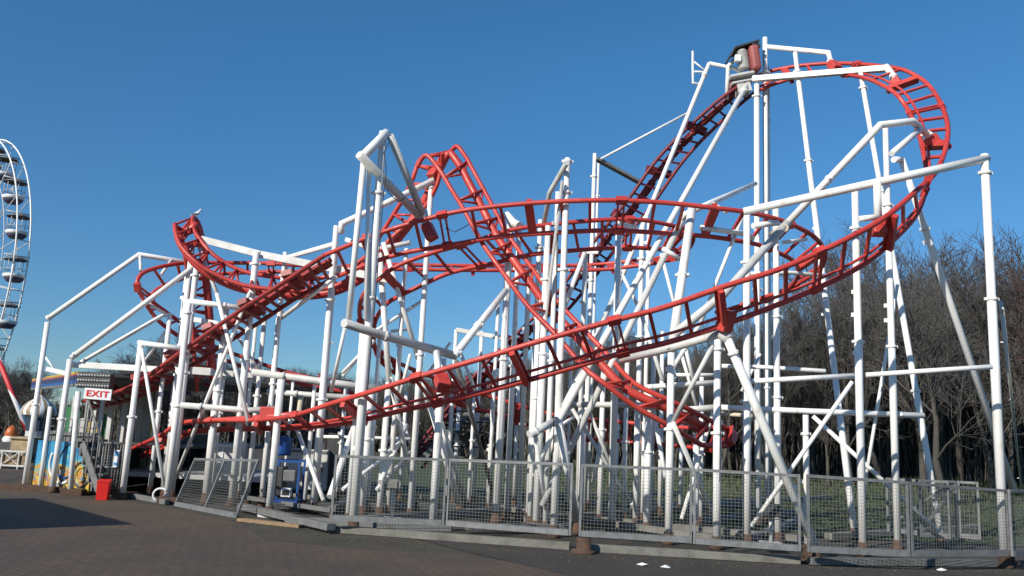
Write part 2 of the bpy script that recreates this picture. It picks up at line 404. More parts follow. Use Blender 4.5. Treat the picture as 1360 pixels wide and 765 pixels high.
TB = [(110, 533, 120, 541, 20.5), (150, 522, 165, 533, 19.8), (183, 508, 215, 512, 19.2), (251, 460, 275, 472, 18.4), (318, 413, 345, 428, 17.6),
      (372, 378, 392, 397, 17.0), (431, 339, 446, 368, 16.4), (509, 308, 520, 340, 15.9), (593, 284, 600, 325, 15.6), (659, 274, 668, 314, 15.4),
      (735, 268, 738, 309, 15.2), (810, 266, 808, 306, 15.1), (880, 269, 872, 309, 15.1), (956, 277, 940, 314, 15.2), (999, 283, 975, 319, 15.4),
      (1035, 292, 1007, 325, 15.7), (1062, 303, 1030, 334, 16.0), (1082, 315, 1050, 344, 16.4), (1095, 333, 1060, 357, 17.0), (1093, 352, 1057, 372, 17.6),
      (1076, 367, 1040, 388, 18.2), (1040, 386, 1005, 402, 18.8), (985, 404, 950, 415, 19.4)]
TL = [(540, 612, 560, 622, 23), (600, 535, 622, 545, 22.6), (652, 476, 676, 488, 22.2), (735, 395, 760, 405, 21.7), (795, 313, 818, 330, 21.2),
      (835, 264, 862, 278, 21), (880, 203, 912, 208, 20.7), (951, 136, 968, 152, 20.4), (990, 109, 1003, 122, 20.3)]
TE = [(262, 520, 282, 530, 20.2), (258, 470, 277, 475, 20.0), (255, 420, 275, 425, 19.8), (250, 370, 272, 372, 19.6), (243, 325, 271, 325, 19.2),
      (235, 304, 264, 297, 18.8), (232, 298, 256, 289, 18.5), (234, 312, 257, 304, 18.2), (241, 328, 267, 320, 18.0), (257, 345, 282, 337, 17.9), (276, 359, 301, 350, 17.9),
      (317, 377, 325, 361, 17.9), (360, 384, 365, 368, 17.9), (410, 386, 412, 371, 17.9), (450, 378, 450, 362, 17.8), (487, 352, 487, 340, 17.6),
      (518, 318, 508, 308, 17.4), (560, 280, 533, 268, 17.2), (580, 247, 548, 238, 17.0), (586, 220, 556, 215, 16.95), (588, 203, 566, 206, 16.85)]
TF = [(554, 222, 586, 226, 17.05), (566, 206, 604, 195, 16.85), (584, 226, 617, 206, 16.7), (601, 254, 631, 231, 16.5), (617, 280, 654, 273, 16.3), (640, 322, 673, 309, 16.1), (668, 362, 697, 343, 15.85),
      (700, 405, 735, 394, 15.65), (737, 443, 770, 432, 15.4), (776, 488, 806, 470, 15.1), (805, 511, 841, 508, 14.95), (845, 541, 885, 530, 15.0), (892, 567, 920, 546, 15.3), (932, 591, 948, 561, 15.9)]
TG = [(932, 591, 948, 561, 15.9), (965, 592, 967, 570, 16.6), (977, 578, 962, 584, 17.3), (958, 568, 945, 596, 18.1), (905, 568, 900, 592, 18.9), (832, 561, 830, 586, 19.8), (742, 552, 740, 577, 20.5),
      (663, 530, 662, 549, 20.6), (613, 515, 623, 541, 20.3), (554, 493, 563, 513, 19.8), (519, 476, 528, 498, 19.3), (493, 455, 503, 476, 18.8), (480, 432, 496, 448, 18.2),
      (478, 405, 499, 425, 17.6), (487, 385, 508, 410, 17.2), (502, 372, 521, 398, 17.0), (528, 353, 560, 379, 16.8), (577, 335, 599, 362, 16.7), (626, 322, 654, 350, 16.7), (676, 306, 701, 339, 16.7),
      (732, 298, 745, 334, 16.7), (800, 292, 800, 330, 16.8), (850, 292, 845, 329, 17.0), (890, 299, 876, 331, 17.4), (912, 305, 890, 330, 17.9), (921, 319, 899, 334, 18.6), (904, 340, 884, 343, 19.3), (868, 350, 850, 345, 19.8)]
TD = [(868, 350, 850, 345, 19.8), (800, 358, 795, 351, 20.2), (730, 359, 730, 353, 20.3), (640, 359, 640, 353, 20.3), (560, 358, 560, 352, 20.3), (480, 357, 480, 351, 20.3), (420, 354, 420, 360, 20.3),
      (360, 350, 360, 361, 20.3), (306, 349, 306, 363, 20.2), (254, 349, 254, 367, 19.9), (231, 351, 238, 372, 19.6), (207, 356, 221, 378, 19.3), (188, 364, 207, 386, 19.1), (182, 378, 201, 394, 19.0),
      (189, 395, 203, 401, 19.2), (206, 421, 220, 414, 19.6), (228, 440, 245, 432, 20), (262, 462, 270, 452, 20.3), (290, 474, 290, 462, 20.6), (325, 488, 325, 475, 20.8), (400, 510, 395, 498, 21), (470, 522, 470, 508, 21.2)]
track('A', TA, spine=0.026, spine_pos=0.76, spine_off=0.0, individual=True, label='long front sweep of red track')
track('B1', TB[:7], style='lift', tie=0.3, m=M['brickred'], label='rising dark red track with dense brake fins behind the left columns', spine=0.06, spine_off=0.16)
track('B', TB[6:], individual=True, label='upper red track curving round high at the right', spine=None)
track('L', TL, gauge=0.66, style='lift', tie=0.36, m=M['darkred'], label='steep red lift hill track, darkened for its own shade', spine=0.075, spine_off=0.12)
track('E', TE, spine=0.095, spine_off=-0.24, style='vee', tie=0.42, label='left red hump with thick spine tube')
track('F', TF, spine=0.078, spine_off=-0.10, spine_pos=0.74, style='vee', tie=0.7, label='steep central red drop with thick spine tube')
track('G', TG, label='lower red helix track at the back', spine=None)
track('D', TD, label='far red track leading to the left turn', spine=None)
for mb_, m_ in rest_ties.values():
    o = part(mb_, 'cross_tie', m_); o['kind'] = 'stuff'

# ---- columns, beams, braces
RK = 0.70
def flange_at(b, p, d, r, ears=True):
    d = d.normalized()
    b.lathe(p, [(r * 0.9, -0.03), (r * 1.24, -0.025), (r * 1.24, 0.025), (r * 0.9, 0.03)], 14, d)
    u = d.cross(Vector((0, 0, 1)))
    if u.length < 0.2: u = Vector((1, 0, 0))
    u.normalize()
    if ears:
        for s_ in (-1, 1):
            b.beam(p + u * s_ * r * 1.2, p + u * s_ * (r * 1.6), 0.04, 0.045, d)
def column(base, top, r, m='white', flanges=None, foot=True, name='support_column'):
    r *= RK
    d = top - base; L = d.length
    if flanges is None:
        flanges = [random.uniform(0.42, 0.62)] if L > 2.2 else []
        if L > 7.5: flanges.append(random.uniform(0.82, 0.93))
    prof = [(0, 0), (r, 0)]; rr = r
    for t in sorted(flanges):
        prof += [(rr, L * t - .005), (rr * .93, L * t + .005)]; rr *= .93
    prof += [(rr, L), (0, L)]
    b = MB(); b.lathe(base, prof, 14, d); o = part(b, name, M[m])
    for k_ in range(int(L / 2.0)):
        if random.random() < .55:
            t = random.uniform(.12, .95); a_ = random.uniform(-2.6, .6); dn = d.normalized(); sd = dn.cross(Vector((0, 1, 0))).normalized(); q = base + d * t
            ov = (sd * math.cos(a_) + dn.cross(sd) * math.sin(a_)).normalized()
            lg = MB(); lg.beam(q + ov * r * .8, q + ov * (r + .055), .02, .07, dn); part(lg, 'lug', M[m], o)
    for t in flanges:
        fs = MB(); flange_at(fs, base + d * t, d, r); part(fs, 'flange', M[m], o)
    if foot and base.z < 0.35:
        f = MB(); f.lathe(Vector((base.x, base.y, 0.0)), [(0.0, 0.0), (r * 1.7, 0.0), (r * 1.7, 0.05), (r * 1.25, 0.07), (r * 1.2, base.z + 0.012), (0, base.z + 0.012)], 12)
        part(f, 'footing', M['rust'], o)
    return o
def col(bx, by, ty, r=0.085, z=0.2, m='white', fl=None):
    p = G(bx, by, z); t = Vector((p.x, p.y, zfor(p.x, p.y, ty))); return column(p, t, r, m, fl)
def vcol(tx, ty, Y, r=0.08, z=0.2, m='white', fl=None):
    t = P(tx, ty, Y); return column(Vector((t.x, t.y, z)), t, r, m, fl)
def lean(tx, ty, Yt, bx, by, r=0.07, z=0.2, m='white', fl=None, name='brace'):
    return column(G(bx, by, z), P(tx, ty, Yt), r, m, fl if fl is not None else [], name=name)
def pipe(pts, r=0.08, m='white', name='cross_beam', fl=()):
    r *= RK; ps = [P(*q) for q in pts]; b = MB(); b.tube(ps, r, 14); o = part(b, name, M[m])
    for k, t in fl:
        d = ps[k + 1] - ps[k]; fs = MB(); flange_at(fs, ps[k] + d * t, d, r); part(fs, 'flange', M[m], o)
    return o
def brace(a, b_, r=0.045, m='white', fl=()):
    return pipe([a, b_], r, m, 'brace', fl)
def bbeam(a, b_, wd=0.12, ht=0.16, m='white', name='cross_beam'):
    b = MB(); b.beam(P(*a), P(*b_), wd * .85, ht * .8); return part(b, name, M[m], bevel=0.008)

# left portal frames
col(33, 643, 428, 0.085, z=0.12); pipe([(62, 424, G(33, 643, .12).y), (185, 338, 19.9), (258, 350, 20.1)], 0.08, fl=[(0, .02)])
y2 = G(70, 647, .12).y
col(70, 647, 477, 0.09, z=0.12); pipe([(95, 475, y2), (258, 354, 18.7)], 0.085, fl=[(0, .03)])
pipe([(108, 481, 19.2), (216, 419, 19.2), (227, 418, 19.2)], 0.065); vcol(226, 417, 19.2, 0.075)
y4 = G(163, 655, .12).y
col(163, 655, 457, 0.09, z=0.12); pipe([(184, 455, y4), (242, 463, y4 - .1)], 0.08); brace((188, 463, y4 - .1), (218, 645, 18.0), 0.05)
bbeam((92, 484, 19.1), (322, 497, 19.2), 0.12, 0.17); bbeam((62, 490, 19.9), (92, 497, 19.9), 0.1, 0.13); brace((60, 474, 19.9), (76, 495, 19.9), .035)
for x, dx, dz in ((180, 0, 0), (245, 0, 0)): pass
y5 = G(222, 660, .12).y
col(222, 660, 398, 0.10, z=0.12, fl=[0.45, 0.93]); pipe([(251, 400, y5), (330, 410, y5 + .2)], 0.085, fl=[(0, .6)])
vcol(301, 405, y5 + .3, 0.10)
lean(332, 388, 17.4, 226, 652, 0.055, z=0.15)
col(308, 662, 335, 0.105, z=0.15, fl=[0.55, 0.95])
y7 = G(308, 662, .15).y
bbeam((268, 318, 18.5), (346, 338, y7 + .12), 0.12, 0.19, 'greywhite'); bbeam((346, 338, y7 + .15), (520, 372, 16.9), 0.12, 0.19, 'greywhite')
col(358, 673, 504, 0.10, z=0.15, fl=[]); pipe([(240, 538, 17.8), (330, 545, 17.9), (372, 543, 18)], 0.09, 'greywhite', fl=[(0, .3)])
pipe([(335, 494, 17.3), (440, 508, 17.3), (500, 516, 17.3)], 0.10, 'greywhite', fl=[(0, .4)])
pipe([(355, 520, 18.2), (420, 525, 18.2), (500, 530, 18.2)], 0.085, 'greywhite', fl=[(0, .6)])
pipe([(400, 527, 17.9), (397, 548, 17.6), (388, 556, 17.2)], 0.075, 'cream')
# hump columns
vcol(262, 345, 18.4, 0.095, fl=[.5, .93]); vcol(255, 330, 18.8, 0.09); vcol(250, 352, 19.6, .085); brace((265, 330, 18.4), (288, 390, 18.0), .06); brace((288, 390, 18), (330, 560, 17.2), .06)
brace((188, 398, 19), (222, 418, 19.2), .05); brace((220, 440, 19.4), (192, 480, 19.5), .05)
pipe([(186, 340, 19.9), (187, 360, 19.4)], .05); pipe([(228, 345, 20), (214, 365, 19.6)], .05)
bbeam((255, 424, 19.2), (290, 430, 19.2), .1, .14); bbeam((290, 430, 19.2), (330, 440, 19.2), .1, .1)
bbeam((253, 492, 18.5), (282, 494, 18.5), .1, .2, 'greywhite'); bbeam((290, 495, 18.9), (345, 500, 18.9), .1, .16, 'greywhite')
# middle-left columns
vcol(379, 335, 18.0, .075, fl=[.45, .9]); pipe([(379, 343, 18), (444, 324, 17.6), (447, 330, 17.6)], 0.075)
vcol(447, 322, 17.6, .085, fl=[.35, .6, .9]); y9 = 16.9
pipe([(453, 310, y9), (454, 297, y9), (500, 276, y9), (577, 239, 16.8)], 0.09); col(416, 668, 300, 0.10, fl=[.36, .72, .9])
vcol(370, 420, 18.3, .075); vcol(352, 418, 18.6, .075); vcol(340, 430, 19.2, .06); vcol(418, 512, 17.5, .06); vcol(300, 470, 19, .06); vcol(288, 500, 18.4, .07)
brace((312, 440, 18.5), (342, 490, 18.3), .05); brace((480, 470, 18), (455, 500, 17.8), .05)
brace((370, 425, 18.2), (446, 368, 16.6), .065)
pipe([(459, 318, 17.2), (497, 332, 17.2), (545, 322, 17.0)], .07)
brace((395, 572, 17.4), (430, 665, 16.4), .06); brace((470, 568, 17.2), (438, 660, 16.0), .085); brace((520, 600, 17), (455, 650, 16), .05)
brace((458, 436, 15.6), (440, 520, 16.4), .05)
# tall frame in front of the upper curve
YF = G(470, 688).y if False else G(470, 688, .2).y
col(470, 688, 175, 0.115, fl=[.55, .83]); col(463, 682, 437, 0.075, fl=[])
brace((483, 215, YF - .25), (463, 425, YF - .25), .075); brace((490, 220, YF - .1), (486, 424, YF - .1), .06)
pipe([(480, 210, YF - .35), (514, 176, YF)], 0.115); pipe([(477, 205, YF - .45), (556, 286, 15.7)], 0.11, 'greywhite'); pipe([(518, 180, YF), (562, 286, 15.7)], 0.10, 'greywhite')  # the two rear arms are greyed in colour for the shade on them
pipe([(562, 280, 15.7), (566, 300, 15.75)], .12)
pipe([(457, 429, YF - .75), (500, 443, YF - .05), (606, 473, 15.2)], 0.108, 'greywhite', fl=[(1, .12)]); pipe([(603, 473, 15.15), (672, 386, 16.6)], 0.095, fl=[(0, .05), (0, .45)])  # cross tube greyed in colour for its shaded side
vcol(588, 476, 15.0, 0.10, fl=[]); pipe([(580, 468, 14.85), (583, 505, 14.3)], .085); lean(606, 480, 14.6, 660, 672, .06, m='steel'); col(545, 676, 237, 0.085, fl=[.45, .97])
lean(509, 322, 16.9, 560, 560, .07, z=.2) if False else brace((509, 322, 16.9), (556, 478, 17.2), .07); brace((556, 478, 17.2), (570, 545, 17.3), .07)
lean(572, 540, 17.2, 610, 672, .09); lean(580, 545, 17.6, 619, 668, .09); brace((504, 335, 17.2), (517, 510, 16.9), .085); vcol(516, 508, 16.9, .09)
lean(518, 500, 16.9, 552, 668, .075)
vcol(527, 505, 18.8, .08); vcol(540, 330, 17.3, .07); vcol(505, 440, 18.2, .07); vcol(492, 520, 17.0, .11); vcol(480, 560, 19, .06)
brace((560, 400, 17.6), (490, 445, 16.8), .05); brace((497, 452, 17), (455, 495, 17.2), .055); brace((545, 437, 18.4), (520, 440, 17.8), .05); brace((545, 470, 18), (530, 530, 18.2), .05)
brace((540, 565, 18), (505, 640, 16.6), .07); brace((545, 600, 18), (500, 650, 16.8), .045); brace((598, 455, 18.5), (565, 500, 18.8), .045)
pipe([(430, 580, 18.6), (480, 581, 18.6), (545, 583, 18.4)], .05); brace((536, 560, 18.6), (545, 590, 18.6), .04)
vcol(606, 438, 20.5, .07); bbeam((606, 438, 20.5), (668, 449, 20.2), .12, .13, 'greywhite'); brace((612, 470, 18.5), (632, 520, 18.5), .06); vcol(630, 520, 19.5, .05)
# central clusters
vcol(678, 287, 17.1, .11, fl=[.5, .86]); vcol(690, 300, 17.6, .08); vcol(704, 333, 17.8, .075, fl=[.9]); vcol(718, 292, 17.2, .085, fl=[.55, .9]); vcol(728, 300, 16.4, .085)
vcol(700, 420, 18.6, .06); vcol(662, 400, 19, .06); col(712, 692, 330, .095, fl=[.6, .88]); col(704, 686, 420, .075)
col(736, 698, 210, 0.095, fl=[.5, .68, .9, .99]); pipe([(753, 216, 14.6), (730, 256, 16.2), (722, 300, 16.5)], .07, 'greywhite')
bbeam((747, 240, 14.9), (721, 450, 15.8), .05, .12, 'greywhite', 'brace'); vcol(741, 255, 15.6, .07)
pipe([(672, 285, 17.0), (682, 296, 16.9), (690, 300, 16.7)], .12)
pipe([(703, 577, 14.2), (740, 558, 14.6)], .095, 'greywhite', fl=[(0, .2)]); lean(711, 578, 14.3, 728, 692, .055); lean(742, 560, 14.6, 766, 694, .10); brace((738, 565, 15), (715, 620, 15.4), .06)
vcol(790, 204, 20.6, .085, fl=[.35, .62, .93]); bbeam((792, 211, 20.6), (851, 243, 20.9), .22, .09, 'steel'); brace((798, 211, 20.5), (917, 148, 20.4), .04)
vcol(795, 215, 21.4, .05)
vcol(778, 330, 18.8, .08, fl=[.9]); bbeam((774, 335, 18.8), (795, 335, 18.6), .08, .1); brace((777, 335, 18.7), (745, 420, 18.4), .075)
col(812, 692, 300, .10, fl=[.55]); bbeam((820, 297, 16.2), (845, 303, 16.9), .1, .12)
vcol(853, 300, 18.4, .09, fl=[.6, .88]); vcol(862, 295, 19.2, .07); vcol(868, 470, 18.8, .075); vcol(833, 480, 18.2, .075)
# long raking legs of the lift hill
lean(942, 84, 20.3, 703, 668, .085, fl=[.62, .97]); lean(993, 112, 20.1, 738, 592, .09, z=1.2, fl=[.38, .97]) if False else brace((993, 111, 20.1), (738, 565, 14.8), .09, fl=[(0, .03), (0, .62)])
brace((909, 286, 15.4), (720, 672, 15.2), .085, 'greywhite')  # leg seen on its shadow side, shade put into the grey paint
pipe([(919, 276, 15.3), (892, 465, 14.1)], .11, name='support_column', fl=[(0, .5)]); col(888, 707, 462, .095, fl=[.55]); brace((880, 330, 15.3), (905, 345, 15.4), .06)
pipe([(905, 287, 15.3), (945, 269, 15.9), (1003, 244, 19.5)], .08); brace((945, 269, 15.9), (965, 282, 15.5), .05); pipe([(930, 302, 15.3), (985, 310, 15.4), (1000, 316, 15.6)], .07)
brace((940, 258, 17.5), (905, 262, 17.5), .05) if False else None
brace((813, 400, 17.2), (740, 560, 15.6), .08, 'white'); brace((820, 352, 17.2), (850, 412, 16.8), .05); brace((850, 412, 16.8), (880, 505, 16.4), .06); brace((878, 337, 17), (905, 440, 17), .05); brace((905, 440, 17), (922, 510, 17), .055)
brace((985, 290, 15.5), (930, 430, 15.6), .05); brace((930, 430, 15.6), (893, 490, 15.5), .06)
pipe([(824, 446, 17.6), (850, 452, 17.6)], .07, 'greywhite')
# front head and its legs
pipe([(826, 478, 15.2), (900, 460, 14), (958, 443, 13.5)], .095, 'greywhite'); col(952, 713, 443, .10, fl=[.92, .5]); pipe([(958, 443, 13.5), (969, 452, 13.4)], .13, 'greywhite')
lean(966, 450, 13.4, 1083, 727, .105, fl=[.93]); brace((947, 458, 13.6), (893, 562, 14.1), .055, 'greywhite'); lean(894, 562, 14.0, 954, 702, .055)
pipe([(1077, 270, 15.0), (960, 392, 14.2), (890, 448, 14.0)], .10, 'cream') if False else pipe([(1046, 296, 14.9), (960, 392, 14.4), (893, 446, 14.2)], .105, 'greywhite')
pipe([(1046, 296, 14.9), (1169, 166, 14.4), (1212, 161, 14.6), (1234, 181, 15.4)], .09, fl=[(0, .45), (2, .85)]); brace((1184, 204, 14.3), (1221, 173, 14.8), .075)
col(1192, 718, 170, .09, fl=[.45, .8, .86]); pipe([(1187, 212, 14.1), (1197, 212, 14.3)], .075)
column(P(1347, 652, 16.2), P(1197, 211, 14.3), .085, flanges=[.8], name='support_column')
# front right beam
y13 = G(1334, 737, .2).y
col(1334, 737, 205, .105, fl=[.62, .95]); pipe([(1312, 210, y13), (1180, 239, 13.5), (988, 281, 14.45)], .10); col(1146, 721, 250, .095, fl=[.55, .88])
pipe([(1165, 240, 13.45), (1166, 296, 13.55)], .09); pipe([(1140, 291, 13.5), (1166, 288, 13.5)], .07)
col(992, 710, 284, .10, fl=[.4, .84]); col(1033, 707, 276, .095, fl=[.4, .65]); pipe([(1000, 300, 14.4), (1033, 296, 14.6)], .075)
pipe([(1042, 302, 14.8), (1026, 312, 15.4)], .11, 'cream'); brace((1040, 322, 15), (1070, 318, 15.9), .05)
pipe([(985, 364, 16.5), (1050, 362, 17.2), (1095, 366, 17.2)], .06)
brace((1340, 495, 14.2), (1329, 400, 14.2), .045, 'greywhite'); lean(1331, 410, 14.0, 1358, 664, .045, m='greywhite')
# horizontals and X-braces on the right
pipe([(985, 507, 13.7), (1134, 499, 13.6)], .06, fl=[(0, .05)]); pipe([(1150, 498, 13.5), (1318, 487, 13.0)], .055); pipe([(955, 486, 16.5), (1020, 488, 16.5), (1097, 493, 16)], .06)
pipe([(955, 541, 15.8), (1070, 546, 15.6), (1227, 552, 15.3)], .075, fl=[(1, .8)]); pipe([(955, 549, 17.4), (1000, 553, 17)], .06, 'cream'); pipe([(893, 498, 17.2), (955, 498, 17.2)], .055)
brace((1132, 507, 13.6), (998, 699, 14.0), .05); brace((1080, 553, 15.5), (1246, 706, 15.6), .055); vcol(1070, 551, 14.0, .07, fl=[.85]); brace((1192, 378, 15.6), (1141, 690, 15.6), .045)
lean(1056, 70, 19.6, 1134, 702, .095, fl=[.2, .73, .95], name='support_column'); lean(1143, 97, 18.4, 1250, 713, .09, fl=[.27, .7, .96], name='support_column')
# lift hill top frame
vcol(1005, 112, 20.0, .105, fl=[.5, .97]); vcol(1016, 50, 20.2, .10, fl=[.6, .92]); vcol(1021, 88, 20.4, .035)
pipe([(1016, 62, 20.2), (1100, 70, 19.6), (1104, 84, 19.5)], .09, fl=[(1, .85)]); bbeam((1000, 105, 20.0), (1176, 91, 18.2), .16, .17); pipe([(1176, 88, 18.2), (1184, 98, 18.1), (1190, 107, 18.0)], .11, fl=[(1, .5)])
pipe([(942, 84, 20.3), (975, 91, 20.3), (985, 96, 20.3)], .07); pipe([(920, 68, 20.3), (920, 110, 20.3), (928, 111, 20.3)], .04); brace((922, 95, 20.3), (940, 96, 20.3), .035); brace((922, 82, 20.3), (938, 95, 20.3), .03)
pipe([(965, 132, 20.2), (967, 88, 20.2), (985, 70, 20.2)], .07)
# brackets where the supports grip the track
for q in ((1104, 84, 19.4, 1112, 92, 19.2), (1188, 106, 18.0, 1196, 116, 17.9), (1234, 181, 15.4, 1243, 194, 15.4), (566, 298, 15.75, 575, 318, 15.7), (960, 440, 13.4, 968, 412, 13.3), (585, 500, 14.4, 590, 516, 14.1), (574, 236, 16.8, 580, 226, 16.9), (1166, 296, 13.55, 1168, 312, 13.5)):
    b = MB(); b.beam(P(*q[:3]), P(*q[3:]), .22, .2); part(b, 'track_bracket', M['red'], bevel=.02)
pipe([(243, 561, 18.8), (330, 556, 17.5), (395, 550, 16.2)], .085, 'red', 'spine_tube')
b = MB(); b.box(P(357, 550, 17.0), (.32, .2, .28)); part(b, 'track_bracket', M['red'], bevel=.02)
# low pipes among the legs
pipe([(755, 537, 16.4), (840, 538, 16.4), (893, 541, 16.2)], .08, 'greywhite'); pipe([(835, 516, 16.8), (890, 512, 16.6), (950, 508, 16.6)], .075); pipe([(900, 545, 16.8), (955, 541, 16.6)], .09, 'greywhite')
brace((760, 543, 15.6), (838, 668, 15.8), .05, 'greywhite'); brace((782, 545, 16.4), (812, 620, 16.4), .05, 'greywhite'); brace((775, 545, 16.4), (735, 572, 15.2), .05); brace((800, 580, 17), (788, 640, 17), .065)
vcol(775, 548, 16.4, .08); vcol(802, 470, 17.6, .08); vcol(847, 540, 17.2, .085); vcol(862, 520, 16.4, .10); vcol(855, 560, 18.4, .05); vcol(925, 575, 16.9, .09); vcol(932, 500, 18.2, .07); vcol(1006, 300, 18.6, .07); vcol(1018, 380, 19.2, .055)
brace((868, 545, 16.4), (885, 640, 16), .06); brace((905, 470, 17.2), (925, 540, 17.2), .05); brace((955, 520, 17), (905, 690, 16), .055)
brace((1010, 470, 18), (985, 520, 18), .05)
# fill columns towards the back
for tx, ty, Y in ((560, 470, 20.2), (640, 440, 21.2), (655, 520, 20.4), (745, 400, 19.6), (760, 440, 20.4), (880, 440, 20.2), (540, 520, 21.6), (610, 530, 21.4), (690, 480, 21.0), (820, 550, 21.6), (905, 560, 21.5), (460, 510, 20.4), (390, 500, 20.6), (330, 480, 20.8), (430, 490, 21.2)):
    vcol(tx, ty, Y, random.choice((.055, .065, .075)))

# ---- drive motor on top of the lift
pm = P(983, 97, 20.2)
b = MB(); b.box(pm + Vector((0, 0, -.12)), (.62, .5, .06), Matrix.Rotation(R(-14), 3, 'Y')); b.box(pm + Vector((.02, 0, -.3)), (.55, .46, .05), Matrix.Rotation(R(-14), 3, 'Y')); b.box(pm + Vector((.05, 0, -.42)), (.34, .4, .3), Matrix.Rotation(R(-14), 3, 'Y'))
dm = part(b, 'drive_unit', M['greywhite'], bevel=.01)
b = MB(); ax = Vector((-.14, 0, 1)); prof = []
for i in range(15): prof += [(.15, .03 * i), (.15, .03 * i + .015), (.135, .03 * i + .016), (.135, .03 * i + .029)]
b.lathe(pm + Vector((.06, -.14, .05)), [(0, 0)] + prof + [(.15, .45), (.1, .5), (0, .5)], 16, ax); part(b, 'motor', M['greywhite'], dm)
b = MB(); b.box(pm + Vector((-.13, -.26, .26)), (.15, .12, .17)); part(b, 'terminal_box', M['white'], dm, .01)
b = MB(); b.box(pm + Vector((.30, -.16, .30)), (.25, .42, .66), Matrix.Rotation(R(-8), 3, 'Y')); part(b, 'belt_guard', M['redb'], dm, .08)
b = MB(); b.box(pm + Vector((.1, .0, .66)), (.66, .6, .05), Matrix.Rotation(R(-20), 3, 'Y')); b.box(pm + Vector((-.26, 0, .43)), (.04, .6, .3), Matrix.Rotation(R(25), 3, 'Y')); b.box(pm + Vector((.33, 0, .63)), (.2, .6, .1)); part(b, 'rain_hood', M['darkgrey'], dm, .01)
for pts_ in ([(592, 303, 15.55), (604, 308, 15.5), (616, 302, 15.5), (624, 297, 15.9)], [(512, 250, YF - .12), (522, 262, YF + .1), (530, 268, YF + .2), (538, 262, YF + .35)], [(516, 190, YF - .12), (510, 202, YF - .13), (513, 225, YF - .13), (509, 262, YF - .12), (500, 380, YF - .12), (488, 520, YF - .12)],
             [(740, 310, 14.42), (739, 380, 14.42), (737, 470, 14.42), (735, 600, 14.42)], [(958, 470, 13.45), (957, 560, 13.43), (956, 640, 13.42)]):
    pipe(pts_, .012, 'black', 'cable')
# ---- steel base frame on the ground
def gbeam(a, b_, z, wd, ht, m='steel'):
    p = G(*a, z); q = G(*b_, z); b = MB(); b.beam(p, q, wd, ht); part(b, 'base_beam', M[m], bevel=.006)
gbeam((440, 702), (757, 725), .06, .14, .11, 'concrete'); gbeam((775, 727), (1062, 744), .06, .14, .11, 'concrete'); gbeam((1075, 745), (1335, 748), .06, .14, .10, 'steel')
for a, b_ in (((360, 672), (640, 672)), ((470, 690), (800, 668)), ((650, 672), (960, 716)), ((380, 690), (600, 702)), ((800, 690), (1060, 715)), ((1000, 715), (1060, 690)), ((1100, 712), (1300, 700)),
              ((700, 690), (1000, 668)), ((560, 660), (900, 655)), ((840, 672), (1100, 660)), ((440, 676), (480, 655)), ((320, 672), (440, 700)), ((930, 690), (1060, 680)), ((620, 700), (760, 700))):
    gbeam(a, b_, .11, .16, .11, random.choice(('steel', 'steel', 'concrete')))
gbeam((322, 660), (440, 678), .16, .08, .08, 'steel'); gbeam((168, 657), (222, 667), .06, .1, .1, 'steel'); gbeam((370, 655), (440, 664), .2, .08, .08, 'concrete')
for px, py in ((1080, 748), (1338, 750), (775, 735), (444, 702)):
    p = G(px, py, 0); b = MB(); b.lathe(p, [(0, 0), (.2, 0), (.19, .05), (.11, .06), (.11, .22), (0, .22)], 12); part(b, 'jack_foot', M['rust'])
# steel plates and catwalk flights under the lift
b = MB()
for i in range(11):
    p = P(566 + i * 5.2, 606 - i * 5.5, 22.2); b.box(p, (.9, .26, .04))
st = part(b, 'maintenance_stair', M['darkgrey'])
for dx in (0, .55):
    b = MB(); b.beam(P(560, 610, 22) + Vector((dx, 0, 0)), P(626, 545, 22) + Vector((dx, 0, 0)), .04, .16); part(b, 'stringer', M['steel'], st)
b = MB(); pl = P(640, 575, 21.6); b.box(pl, (1.5, 1.2, .06))
for i in range(4): b.tube([pl + Vector((-.7 + i * .47, -.6, -.9)), pl + Vector((-.7 + i * .47, -.6, .5))], .022, 6)
for z in (-.6, -.35, .25, .5): b.tube([pl + Vector((-.75, -.6, z)), pl + Vector((.75, -.6, z))], .02, 6)
part(b, 'maintenance_landing', M['darkgrey'])

# ------------------------------------------------------------------ mesh fence
def fence_panel(a, b_, ha, hb, label, z=0.22, lean_y=0.0, cell=0.052, diag=False, mid=False, group='mesh fence panels round the coaster', cat='fence panel'):
    t = thing('mesh_fence_panel', label, cat, (a.x, a.y, 0), 0, group)
    d = (b_ - a); d.z = 0; L = d.length; d.normalize(); off = Vector((lean_y * .45, lean_y, 0))
    def pt(s_, h): return d * s_ + Vector((0, 0, z + h)) + off * h
    f = MB()
    hh = lambda s_: ha + (hb - ha) * s_ / L
    f.beam(pt(0, 0), pt(0, ha), .036, .036, d); f.beam(pt(L, 0), pt(L, hb), .036, .036, d)
    f.beam(pt(0.0225, ha - .022), pt(L - .0225, hb - .022), .04, .044); f.beam(pt(0.0225, .04), pt(L - .0225, .04), .05, .085)
    if mid: f.beam(pt(L / 2, .08), pt(L / 2, hh(L / 2) - .05), .04, .04, d)
    if diag: f.beam(pt(0.02, .1), pt(L - .02, hb - .08), .035, .04)
    f.build('frame', M['galv'], t)
    w_ = MB(); n = int(L / cell); r = .0019
    for i in range(1, n):
        s_ = L * i / n; w_.beam(pt(s_, .05), pt(s_, hh(s_) - .03), r * 2, r * 2, d)
    k = int(ha / cell)
    for i in range(1, k):
        q = i / k; w_.beam(pt(.02, .04 + (ha - .06) * q), pt(L - .02, .04 + (hb - .06) * q), r * 2, r * 2)
    w_.build('wire_mesh', M['wire'], t)
    return t
def fence_px(a, b_, ta, tb, label, **k):
    z = .22; p = G(*a, z); q = G(*b_, z)
    return fence_panel(p, q, zfor(p.x, p.y, ta) - z, zfor(q.x, q.y, tb) - z, label, z=z, **k)
